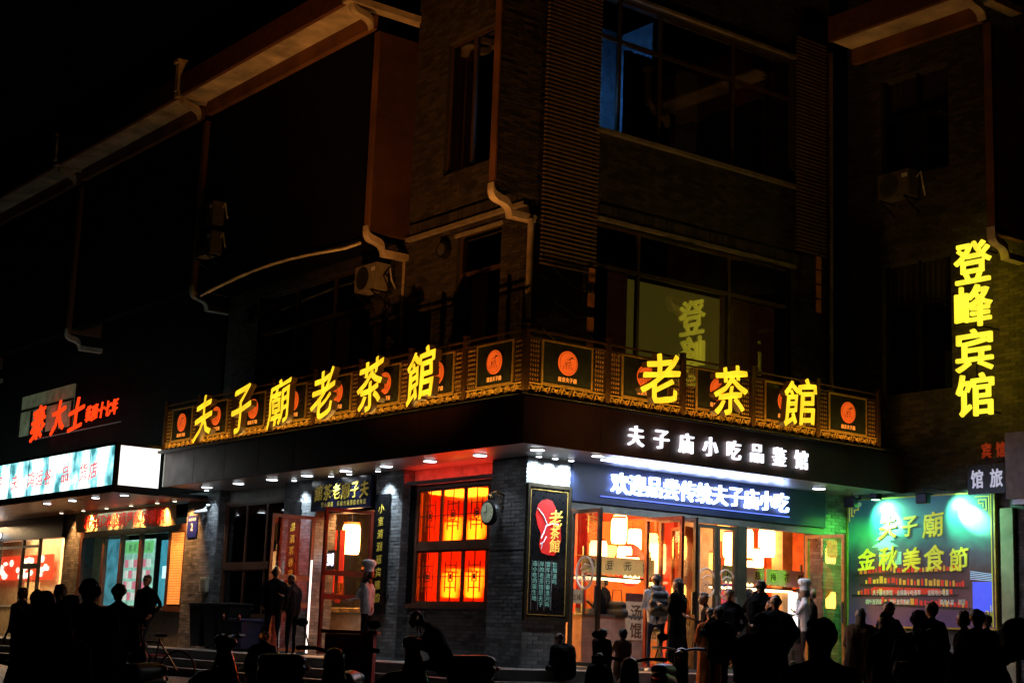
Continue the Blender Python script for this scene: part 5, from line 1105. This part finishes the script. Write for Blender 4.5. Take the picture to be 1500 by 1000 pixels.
    for ph, d, s, pose in hands:
        side = d.cross(Vector((0, 0, 1))) if abs(d.z) < .8 else Vector((1, 0, 0)).cross(d); side.normalize(); nrm = side.cross(d).normalized()
        if pose in ('down', 'pocket'): side = Vector((1, 0, 0)); side = (side - d*side.dot(d)).normalized(); nrm = side.cross(d).normalized()*(-s)
        for i, (ln_, off) in enumerate(((.036, .027), (.041, .009), (.038, -.009), (.030, -.026))):
            a = ph + (d*.02 + side*off)*k; b = a + (d*ln_ + nrm*.006)*k; c = b + (d*ln_*.6 + nrm*.02)*k; ex.tube([a, b, c, c + (d*.006 + nrm*.006)*k], [.0085*k, .008*k, .0068*k, .003*k], 6)
        a = ph + (d*-.03 + side*.026)*k; b = a + (d*.03 + side*.022 + nrm*.012)*k; c = b + (d*.026 + nrm*.008)*k; ex.tube([a, b, c], [.010*k, .009*k, .005*k], 6)
    ne = len(ex.f)
    hcw = f(hc)
    for s in (1, -1): ex.ell(tuple(hcw + Vector((.082, s*.032, .012))*k), (.009*k, .013*k, .007*k), 8, 5, 5)
    ex.ell(tuple(hcw + Vector((.084, 0, -.062))*k), (.008*k, .022*k, .005*k), 8, 4, 3)
    # join
    nv = len(me.vertices); V0 = np.zeros(nv*3); me.vertices.foreach_get('co', V0); V0 = V0.reshape(-1, 3).tolist(); F0 = [tuple(p.vertices) for p in me.polygons]; M0 = [p.material_index for p in me.polygons]
    m2 = bpy.data.meshes.new('person'); m2.from_pydata(V0 + [tuple(v) for v in ex.v], [], F0 + [tuple(i+nv for i in q) for q in ex.f])
    for m_ in me.materials: m2.materials.append(m_)
    m2.polygons.foreach_set('material_index', M0 + ex.m); m2.polygons.foreach_set('use_smooth', [True]*len(m2.polygons)); m2.update(); bpy.data.meshes.remove(me)
    o = bpy.data.objects.new('person', m2); COL.objects.link(o); o.location = (x, y, z); o.rotation_euler = (0, 0, R(head)); tag(o, label, 'person', group)
    # hair
    HP = []
    Hh = lambda a, r0, b, r1: HP.append((hcw + Vector(a)*k*hk, r0*k*hk, hcw + Vector(b)*k*hk, r1*k*hk, 0))
    if not hat or hair == 'long':
        Hh((-.02, 0, .035), .101, (-.016, 0, .040), .098); Hh((-.045, 0, .0), .083, (-.05, 0, -.03), .07); Hh((.02, -.03, .075), .05, (.02, .03, .075), .05)
        for q in range(10):
            a = q*.63; rr2 = random.Random(q+int(x*10)); Hh((-.025+.03*math.cos(a), .026*math.sin(a), .088+rr2.uniform(0, .02)), .026, (-.025+.062*math.cos(a), .058*math.sin(a), .075+rr2.uniform(-.02, .02)), .022)
    if hair == 'long':
        Hh((-.06, 0, .0), .08, (-.075, 0, -.14), .075); Hh((-.06, -.05, -.02), .05, (-.08, -.06, -.22), .035); Hh((-.06, .05, -.02), .05, (-.08, .06, -.22), .035); Hh((-.09, 0, -.1), .06, (-.10, 0, -.24), .03)
    if hair == 'hood':
        HP.clear(); Hh((-.03, 0, .03), .125, (-.02, 0, .0), .12); Hh((-.06, -.05, -.08), .09, (-.06, .05, -.08), .09); Hh((-.08, -.08, -.15), .08, (-.08, .08, -.15), .08)
        h = bpy.data.objects.new('hood', remesh(HP, .017*k, [mt])); COL.objects.link(h); h.parent = o
    elif hair == 'bun':
        Hh((-.03, 0, .04), .093, (-.015, 0, .048), .09); Hh((-.10, 0, .07), .045, (-.11, 0, .09), .04); Hh((-.045, 0, .0), .085, (-.05, 0, -.03), .06)
    if HP and hair != 'hood':
        hm_ = remesh(HP, .014*k, [HAIRM], 1)
        rumple(hm_, (0,), .013*k, x + y*5, 3.2)
        h = bpy.data.objects.new('hair', hm_); COL.objects.link(h); h.parent = o
    if hat:
        Q = []; Qh = lambda a, r0, b, r1: Q.append((hcw + Vector(a)*k, r0*k, hcw + Vector(b)*k, r1*k, 0))
        mb = MB(); c = hcw + Vector((-.015, 0, .055))*k
        prof = [(.098, 0), (.100, .07), (.102, .09), (.125, .12), (.135, .16), (.125, .2), (.09, .225), (.02, .232)]
        n = 24; vs = []
        for i, (r_, h_) in enumerate(prof):
            for q in range(n):
                a = 2*math.pi*q/n; rr3 = r_*(1 + (.05*math.sin(a*9) if i > 2 else 0)); vs.append(c + Vector((rr3*math.cos(a), rr3*math.sin(a), h_))*k)
        mb.add(vs, [(i*n+q, i*n+(q+1) % n, (i+1)*n+(q+1) % n, (i+1)*n+q) for i in range(len(prof)-1) for q in range(n)] + [tuple((len(prof)-1)*n+q for q in range(n))])
        h = bpy.data.objects.new('chef_hat', mb.mesh('chef_hat', mat('hat_white', (.78, .78, .76), .8, bump=.2))); h.data.polygons.foreach_set('use_smooth', [True]*len(h.data.polygons)); COL.objects.link(h); h.parent = o
        Hh2 = [(hcw + Vector((-.04, 0, .01))*k, .088*k, hcw + Vector((-.05, 0, -.02))*k, .075*k, 0)]
        hh = bpy.data.objects.new('hair', remesh(Hh2, .016*k, [HAIRM], 1)); COL.objects.link(hh); hh.parent = o
    return o
def world_of(o, v):
    return Matrix.Rotation(o.rotation_euler[2], 4, 'Z') @ Vector(v) + o.location
def backpack(o, label, col, k=1., side=0., zc=1.18, w=.15, strap=True):
    m = mat('bag_%d_%d_%d' % tuple(int(c*999) for c in col), col, .6, var=.2, scale=12, bump=.3)
    c = Vector((-.22*k, side, zc*k)); P = [((0, -w*.6, -.14), .09, (0, w*.6, -.14), .09), ((-.01, -w*.6, 0), .10, (-.01, w*.6, 0), .10), ((0, -w*.5, .13), .08, (0, w*.5, .13), .08), ((-.07, -w*.4, -.1), .07, (-.07, w*.4, -.1), .07)]
    me = remesh([(Vector(a)*k, r0*k, Vector(b)*k, r1*k, 0) for a, r0, b, r1 in P], .02, [m])
    b = thing('backpack', label, 'bag', world_of(o, c)); b.rotation_euler = o.rotation_euler
    q = bpy.data.objects.new('bag_body', me); COL.objects.link(q); q.parent = b
    for s in (-1, 1):
        mb = MB().tube([(.06*k, s*.10*k, .2*k), (.14*k, s*.12*k, .29*k), (.27*k, s*.13*k, .26*k), (.35*k, s*.13*k, .1*k), (.30*k, s*.14*k, -.08*k), (.1*k, s*.15*k, -.16*k)], .018*k, 6)
        q = bpy.data.objects.new('strap', mb.mesh('strap', m)); COL.objects.link(q); q.parent = b
    q = bpy.data.objects.new('logo', MB().box(-.19*k, -.175*k, -.02, .02, .0, .05).mesh('logo', WHP)) if False else None
    return b
def bag(o, label, col, off, s=1.):
    m = mat('bag_%d_%d_%d' % tuple(int(c*999) for c in col), col, .5, var=.2, bump=.2); p = world_of(o, off); t = thing('handbag', label, 'bag', p); t.rotation_euler = o.rotation_euler
    q = bpy.data.objects.new('bag_body', remesh([(Vector((-.10, 0, -.1))*s, .07*s, Vector((.10, 0, -.1))*s, .07*s, 0), (Vector((-.08, 0, .0))*s, .06*s, Vector((.08, 0, .0))*s, .06*s, 0)], .018, [m])); COL.objects.link(q); q.parent = t
    q = bpy.data.objects.new('handle', MB().tube([(-.08*s, 0, .03), (-.06*s, 0, .2*s), (.06*s, 0, .2*s), (.08*s, 0, .03)], .01, 6).mesh('handle', m)); COL.objects.link(q); q.parent = t
AW, LF, RT, TC = 142, 232, 52, 322
BLKC = (.006, .006, .007); NAVY = (.008, .010, .018); DRED = (.10, .03, .025)
person('dark figure facing the bright far left shop', -5.2, -6.75, 1.66, 200, BLKC, NAVY, hair='short', z=gz(-5.2, -6.75))
person('woman in dark coat seen from the side, one arm stretched back', 7.31, -11.18, 1.52, 52, BLKC, BLKC, la='reach', ra='behind', coat=.7, bulk=.03)
person('woman with pale collar facing the street beside the left shop window', .85, -8.49, 1.64, TC, (.16, .10, .09), BLKC, hair='bun', collar=mat('pale_collar', (.7, .68, .62), .8))
p_ = person('broad figure in black seen from behind before the left shop window', 9.30, -11.60, 1.60, AW, BLKC, BLKC, bulk=.07, coat=.6, hair='short')
p_ = person('man in black jacket turned away with a pale bag strap before the shop posters', 3.89, -8.99, 1.64, 170, (.02, .018, .02), BLKC, la='pocket'); bag(p_, 'pale pink cloth bag held by the man before the shop posters', (.35, .2, .17), (-.05, -.27, .92), 1.3)
person('slim man standing alone on the steps right of the orange blind looking toward the street', -9.62, -2.48, 1.84, 300, BLKC, (.02, .02, .03), legs='walk', la='pocket', ra='pocket')
person('tall man in black seen from behind before the bins', -5.79, -1.57, 1.68, AW+10, BLKC, NAVY, la='pocket', ra='pocket', bulk=.02)
person('shorter man in dark jacket and pale shoes beside the left doorway', -4.92, -1.64, 1.56, 200, (.02, .02, .024), BLKC, la='pocket', ra='phone', nod=.8, shoe=mat('pale_shoe', (.6, .6, .6), .6))
CHEF = (.72, .70, .70)
c1 = person('chef in white jacket and tall hat in profile at the left doorway', -2.95, -1.25, 1.64, LF-15, CHEF, (.02, .02, .02), la='chin', ra='reach', hat=True, collar=mat('black_collar', (.02, .02, .02), .7), z=0)
P9 = person('rider in dark jacket hunched on a parked scooter below the red window', 4.14, -4.48, 1.72, LF, (.03, .022, .02), BLKC, la='phone', ra='phone', legs='sit', lean=.45, nod=1., bulk=.04, z=gz(4.14, -4.48)+.12)
person('person in dark coat sitting on the kerb below the tall poster board', 2.0, -.66, 1.45, AW+30, BLKC, BLKC, la='phone', ra='phone', legs='sit', lean=.3, nod=.6, bulk=.05, z=-.32, seat=.36)
person('small child in dark brown coat on the step before the first door leaf', 2.42, -.28, 1.0, AW-20, (.06, .035, .025), BLKC, la='reach', bulk=.05, coat=.6, nod=.5, z=-.32, hk=1.4)
person('small child in pale tan coat on the step beside the other child', 2.44, .14, 1.0, AW+20, (.35, .2, .13), BLKC, la='reach', ra='phone', bulk=.04, coat=.62, hair='bun', z=-.32, hk=1.4)
p_ = person('customer with shoulder bag inside the open doorway under the yellow awning', -1.08, 2.75, 1.70, LF-30, (.006, .006, .007), BLKC, la='phone', ra='phone', z=.012); bag(p_, 'black shoulder bag of the customer under the yellow awning', (.01, .01, .01), (-.28, 0, 1.15), 1.4)
p_ = person('young man in white hooded top and jeans seen from behind with a black backpack', .90, 2.26, 1.70, AW+8, (.55, .55, .6), (.025, .035, .08), la='phone', ra='pocket', legs='walk', shoe=mat('white_shoe', (.6, .6, .6), .6), collar=mat('white_hood', (.6, .6, .65), .8)); backpack(p_, 'black backpack with pale logo on the young man in the white hooded top', (.012, .012, .014))
person('woman with long black hair and long dark coat beside the second door leaf', 1.55, 2.15, 1.60, AW+60, (.006, .006, .007), BLKC, hair='long', coat=.35, la='phone', ra='phone', bulk=.03)
person('man in dark jacket facing left just before the folding doors', 2.20, 2.19, 1.54, LF, (.02, .016, .015), NAVY, la='phone', ra='phone', nod=.4)
p_ = person('woman in long orange coat seen from behind in the middle of the right crowd', 2.68, 1.83, 1.60, AW+25, (.42, .11, .03), (.3, .09, .03), coat=.2, bulk=.03, hair='long', la='phone', ra='pocket'); bag(p_, 'dark shoulder bag on the woman in the long orange coat', (.015, .012, .012), (-.1, -.30, .95), 1.7)
p_ = person('young man facing the street with a big black bag before the folding doors', 2.08, 2.85, 1.63, TC-10, (.02, .02, .028), BLKC, la='pocket', ra='pocket'); 
person('customer inside the shop right of the mullion with reddish collar', .0, 5.5, 1.60, AW-40, (.05, .015, .02), BLKC, la='phone')
person('photographer in black raising a camera before the right stall', 1.92, 3.80, 1.82, AW-6, (.006, .006, .007), BLKC, la='camera', ra='camera', bulk=.03)
p_ = person('man in glossy black jacket with a white bag right of the photographer', 2.82, 3.22, 1.86, AW, (.006, .006, .007), BLKC, la='camera', ra='pocket', bulk=.05, legs='wide'); bag(p_, 'white plastic bag hanging by the man in the glossy black jacket', (.5, .5, .48), (.0, -.3, .72), 1.2)
person('chef in white jacket and tall hat with hand on chin beside the green pier', 1.45, 5.45, 1.62, LF-8, CHEF, (.03, .03, .03), la='chin', ra='cross', hat=True, z=0)
person('large dark head and shoulders of a bystander with a reddish ear in the right foreground', 16.01, -10.59, 1.55, AW+20, (.02, .01, .01), BLKC, bulk=.04, skin=mat('deep_skin', (.2, .1, .07), .6))
person('woman with long hair and brown coat seen from behind before the billboard left edge', 3.9, 4.1, 1.72, AW-15, (.11, .06, .035), (.012, .012, .012), hair='long', coat=.72, bulk=.05, la='phone')
person('man in dark jacket standing before the billboard looking toward the street', 4.28, 4.36, 1.86, TC-60, BLKC, BLKC, la='pocket', ra='pocket', bulk=.04)
person('woman with long black hair in the right foreground before the small white lettering', 10.82, -3.21, 1.68, AW, BLKC, BLKC, hair='long', bulk=.06, coat=.5)
person('short haired person just behind the bowed man at the right', 6.66, 2.41, 1.86, AW+30, BLKC, BLKC, bulk=.03)
person('man with bowed head and reddish face in the right foreground', 16.49, -10.20, 1.68, 30, (.006, .006, .007), BLKC, lean=.35, nod=1., bulk=.05, la='phone', ra='phone', skin=mat('reddish_skin', (.35, .14, .09), .6))
person('person in dark jacket near the billboard lower right corner', 9.52, -.44, 1.75, AW-30, BLKC, BLKC, bulk=.03)
person('second person in dark jacket near the billboard lower right corner, a little further left', 8.20, 1.08, 1.74, AW+40, BLKC, BLKC, hair='short')
person('hooded figure in black very close at the lower right corner', 18.0, -11.98, 1.50, AW+10, (.006, .006, .007), BLKC, hair='hood', bulk=.09, lean=.25, la='phone', ra='phone')
person('figure in dark red top crouching at the bottom right', 14.6, -8.2, 1.30, AW, (.12, .015, .015), BLKC, bulk=.08, hair='short')
person('broad figure in black beside the dark row of scooters at the left', 12.2, -13.0, 1.38, AW+20, BLKC, BLKC, bulk=.09, hair='hood')

# ================================================================ SCOOTERS, BINS, STREET THINGS
def scooter(label, x, y, rz, col, glint=None, group='scooters parked along the kerb'):
    z = gz(x, y); t = thing('parked_scooter', label, 'scooter', (x, y, z), group, R(rz))
    m = mat('scooter_%d_%d_%d' % tuple(int(c*999) for c in col), col, .22, var=.1)
    def pt(nm, me, par=t):
        o = bpy.data.objects.new(nm, me); COL.objects.link(o); o.parent = par; return o
    pt('body', remesh([(Vector(a), r0, Vector(b), r1, 0) for a, r0, b, r1 in (((-.55, 0, .58), .13, (-.15, 0, .52), .14), ((-.15, 0, .5), .12, (-.1, 0, .32), .10), ((-.1, -.1, .27), .06, (.28, -.1, .27), .06), ((-.1, .1, .27), .06, (.28, .1, .27), .06), ((.3, 0, .3), .13, (.42, 0, .72), .12), ((.42, 0, .72), .11, (.46, 0, .92), .10), ((.33, 0, .9), .07, (.5, 0, .92), .09))], .022, [m]))
    pt('seat', remesh([(Vector((-.55, 0, .70)), .10, Vector((-.12, 0, .68)), .11, 0), (Vector((-.6, -.05, .71)), .07, Vector((-.6, .05, .71)), .07, 0)], .022, [mat('seat_vinyl', (.015, .015, .015), .35)]))
    for xx in (-.55, .62):
        w_ = pt('wheel', MB().lathe([(.14, -.03), (.20, -.055), (.235, -.04), (.245, 0), (.235, .04), (.20, .055), (.14, .03)], (xx, 0, .245), 22, 'y').mesh('wheel', mat('tyre', (.02, .02, .02), .8)))
        pt('rim', MB().lathe([(.05, -.05), (.14, -.028), (.14, .028), (.05, .05)], (xx, 0, .245), 14, 'y').mesh('rim', ALU), w_)
    pt('front_mudguard', remesh([(Vector((.5, 0, .5)), .07, Vector((.72, 0, .48)), .06, 0), (Vector((.72, 0, .48)), .06, Vector((.85, 0, .38)), .05, 0)], .02, [m]))
    pt('fork', MB().tube([(.48, .06, .8), (.62, .07, .245)], .02, 6).tube([(.48, -.06, .8), (.62, -.07, .245)], .02, 6).mesh('fork', BLK)); pt('handlebar', MB().tube([(.32, -.36, 1.0), (.4, -.2, 1.0), (.42, 0, .96), (.4, .2, 1.0), (.32, .36, 1.0)], .017, 8).mesh('handlebar', BLK))
    for s in (-1, 1):
        pt('mirror', MB().tube([(.36, s*.26, 1.0), (.38, s*.32, 1.2)], .007, 5).ell((.37, s*.34, 1.23), (.015, .06, .04)).mesh('mirror', BLK)); pt('grip', MB().tube([(.34, s*.27, 1.0), (.30, s*.39, .995)], .022, 8).mesh('grip', MATS['seat_vinyl']))
    pt('headlight', MB().ell((.53, 0, .90), (.05, .08, .06)).mesh('headlight', mat('lamp_glass', (.7, .72, .75), .08, .3))); pt('tail_light', MB().ell((-.70, 0, .62), (.03, .07, .035)).mesh('tail_light', mat('red_lens', (.5, .01, .01), .15)))
    pt('stand', MB().tube([(-.1, .1, .25), (-.15, .25, .01)], .012, 5).mesh('stand', BLK))
    return t
scooter('black scooter facing the camera in front of the red cart', 8.3, -8.6, -42, (.015, .015, .02))
scooter('dark scooter under the hunched rider below the red window', 4.10, -4.45, LF, (.03, .03, .035))
scooter('dark scooter at the far bottom left corner', 10.1, -12.4, -20, (.06, .015, .015)); scooter('dark scooter parked sideways before the bins steps', 2.9, -6.6, 225, (.08, .02, .012)); scooter('dark scooter behind the leftmost standing crowd', 5.6, -9.6, -60, (.02, .02, .025))
scooter('dark scooter with white glinting shield at the bottom before the two children', 8.62, -5.26, -40, (.5, .5, .55)); scooter('dark scooter with reddish tail before the woman in the orange coat', 5.2, -1.4, 120, (.05, .015, .01))
# rubbish bins by the left timber window
def bin_(x, y, col, lab, h=.95, w=.55):
    t = thing('wheelie_bin', lab, 'bin', (x, y, gz(x, y)), 'bins under the timber window'); z = gz(x, y) + (.012 if gz(x, y) == 0 else 0); m = mat('bin_%d_%d_%d' % tuple(int(c*999) for c in col), col, .45)
    mb = MB(); a, b = w*.40, w*.5
    mb.add([(x-a, y-a, z+.06), (x+a, y-a, z+.06), (x+a, y+a, z+.06), (x-a, y+a, z+.06), (x-b, y-b, z+h), (x+b, y-b, z+h), (x+b, y+b, z+h), (x-b, y+b, z+h)], [(0,3,2,1),(4,5,6,7),(0,1,5,4),(1,2,6,5),(2,3,7,6),(3,0,4,7)]); mb.build('body', m, t, bevel=.02)
    MB().box(x-b-.03, x+b+.03, y-b-.04, y+b+.03, z+h+.002, z+h+.06).build('lid', m, t, bevel=.02); MB().tube([(x-b, y+b+.05, z+h-.05), (x+b, y+b+.05, z+h-.05)], .018, 6).build('handle', m, t)
    for s in (-1, 1): MB().lathe([(.09, -.025), (.1, 0), (.09, .025)], (x+s*a, y+a, z+.1), 12, 'x').build('wheel', BLK, t)
bin_(-11.0, -.4, (.015, .015, .017), 'leftmost black wheelie bin under the timber window'); bin_(-10.3, -.4, (.017, .017, .02), 'middle black wheelie bin under the timber window'); bin_(-9.6, -.42, (.006, .006, .007), 'right black wheelie bin under the timber window'); bin_(-8.7, -.6, (.004, .010, .06), 'low blue wheelie bin nearest the left doorway', .62, .5)
t = thing('red_cart', 'battered red metal cart standing before the left doorway', 'cart', (2.6, -4.99, gz(2.6, -4.99))); zc = gz(2.6, -4.99); RC = mat('cart_red', (.75, .03, .02), .6, var=.3, scale=5, bump=.2)
def rotbox(nm, m_, x0, x1, y0, y1, z0, z1, par=t, cx=2.6, cy_=-4.99, a=52):
    mb = MB().box(x0, x1, y0, y1, z0, z1); c, s = math.cos(R(a)), math.sin(R(a)); mb.v = [(cx + v[0]*c - v[1]*s, cy_ + v[0]*s + v[1]*c, v[2]) for v in mb.v]; return mb.build(nm, m_, par)
rotbox('box', RC, -.33, .33, -.25, .25, zc+.3, zc+1.02); rotbox('lid', RC, -.38, .38, -.3, .3, zc+1.022, zc+1.07); rotbox('drawer', mat('cart_dark', (.1, .01, .01), .5), -.28, .28, -.262, -.252, zc+.4, zc+.7)
for sx in (-.28, .28):
    for sy in (-.2, .2): rotbox('leg', BLK, sx-.02, sx+.02, sy-.02, sy+.02, zc, zc+.298)
t = thing('broom', 'long handled broom leaning upright right of the red cart', 'broom', (-2.0, -1.6, .012)); MB().tube([(-2.15, -1.72, .16), (-1.95, -1.45, 1.15)], .014, 6).build('handle', WOOD, t)
mb = MB()
for i in range(14): a = i/13-.5; mb.tube([(-2.15, -1.72, .18), (-2.15+a*.22, -1.72+a*.1, .014)], .009, 4)
mb.build('bristles', mat('straw', (.25, .17, .08), .8), t)
def stool(x, y, lab, col=(.3, .04, .03)):
    z = gz(x, y); t = thing('folding_stool', lab, 'stool', (x, y, z)); bx('seat', mat('stool_seat', col, .5), t, x-.17, x+.17, y-.15, y+.15, z+.42, z+.46)
    for s in (-1, 1): MB().tube([(x-.15, y+s*.13, z+.0), (x+.15, y+s*.13, z+.415)], .012, 6).build('leg', BLK, t); MB().tube([(x+.15, y+s*.11, z+.0), (x-.15, y+s*.11, z+.415)], .012, 6).build('leg', BLK, t)
stool(-6.6, -3.6, 'small folding stool on the street beside the steps at the left'); 
def bicycle(x, y, rz, lab):
    z = gz(x, y); t = thing('bicycle', lab, 'bicycle', (x, y, z), None, R(rz))
    def pt(nm, mb, m_, par=t): o = bpy.data.objects.new(nm, mb.mesh(nm, m_)); COL.objects.link(o); o.parent = par; return o
    for xx in (-.52, .52):
        w_ = pt('wheel', MB().tube([(xx+.32*math.cos(a), 0, .34+.32*math.sin(a)) for a in [k*2*math.pi/28 for k in range(29)]], .017, 6, cap=False), MATS['tyre']); mb = MB()
        for k in range(12): a = k*math.pi/6; mb.tube([(xx, 0, .34), (xx+.31*math.cos(a), 0, .34+.31*math.sin(a))], .002, 4)
        pt('spokes', mb, ALU, w_)
    mb = MB()
    for a, b in (((-.52, .34), (-.15, .82)), ((-.52, .34), (-.08, .32)), ((-.08, .32), (-.16, .86)), ((-.08, .32), (.38, .78)), ((-.15, .78), (.37, .82)), ((.52, .34), (.36, .95))): mb.tube([(a[0], 0, a[1]), (b[0], 0, b[1])], .014, 6)
    pt('frame', mb, mat('bike_paint', (.06, .02, .02), .3, .3)); pt('saddle', MB().ell((-.17, 0, .9), (.13, .07, .035)), BLK); pt('handlebar', MB().tube([(.28, -.27, 1.0), (.37, -.15, .99), (.37, .15, .99), (.28, .27, 1.0)], .012, 6), ALU); pt('crank', MB().lathe([(.08, -.01), (.08, .01)], (-.08, 0, .32), 14, 'y').tube([(-.08, .03, .32), (.05, .05, .22)], .01, 5), ALU)
bicycle(-2.9, -5.4, 215, 'dark bicycle standing beside the steps before the left shops')

for (lab, x_, y_, h_, hd_, kw) in (
    ('man in dark jacket half hidden behind the woman in the brown coat', 5.3, 5.6, 1.74, AW+20, dict(hair='short')),
    ('woman with long hair between the long haired foreground woman and the billboard', 7.6, .2, 1.66, AW-20, dict(hair='long', coat=.6)),
    ('short person in dark clothes behind the crouching figure at the bottom right', 12.4, -5.2, 1.5, AW, dict(hair='bun', bulk=.05)),
    ('man in dark coat behind the chef with hand on chin', .6, 6.6, 1.66, LF, dict(la='phone')),
    ('person looking into the stall beside the open second door leaf', -.3, 3.9, 1.62, AW, dict(hair='long', la='phone')),
    ('second dark figure before the far left shop window', 3.2, -9.7, 1.55, 190, dict(hair='long')),
    ('dark figure just behind the broad one at the left shop', 4.6, -9.6, 1.62, AW, dict(hair='short', la='phone')),
    ('woman in maroon jacket beside the photographer', 2.5, 3.45, 1.62, LF, dict(hair='long', la='phone', coat=.7))):
    person(lab, x_, y_, h_, hd_, (.03, .008, .008) if 'maroon' in lab else BLKC, BLKC, **kw)

for (lab, x_, y_, h_, hd_, kw) in (
    ('person in black sitting low on the street before the left doorway', 1.2, -5.6, 1.42, AW, dict(legs='sit', lean=.3, nod=.5)),
    ('woman with hair bun leaning forward at the far bottom left', 6.2, -10.6, 1.5, 60, dict(hair='bun', lean=.2, la='phone')),
    ('man in black coat just left of the large foreground head', 10.2, -4.9, 1.56, AW, dict(bulk=.06, coat=.6)),
    ('woman with long hair in black right beside the large foreground head', 11.6, -4.0, 1.52, AW+15, dict(hair='long', bulk=.05, coat=.5)),
    ('person in black between the bowed man and the hooded figure', 13.9, -5.0, 1.55, AW-10, dict(bulk=.07, hair='short')),
    ('person in black at the very right edge before the pale pilaster', 9.9, 1.2, 1.72, AW, dict(bulk=.05, hair='long', coat=.6)),
    ('man with raised phone between the orange coat and the backpack man', 3.6, 1.1, 1.62, AW+10, dict(la='camera', bulk=.03)),
    ('woman in black beside the seated person at the kerb', 3.1, -.9, 1.25, AW, dict(hair='long', legs='sit', seat=.36, lean=.2, bulk=.04))):
    person(lab, x_, y_, h_, hd_, BLKC, BLKC, **kw)
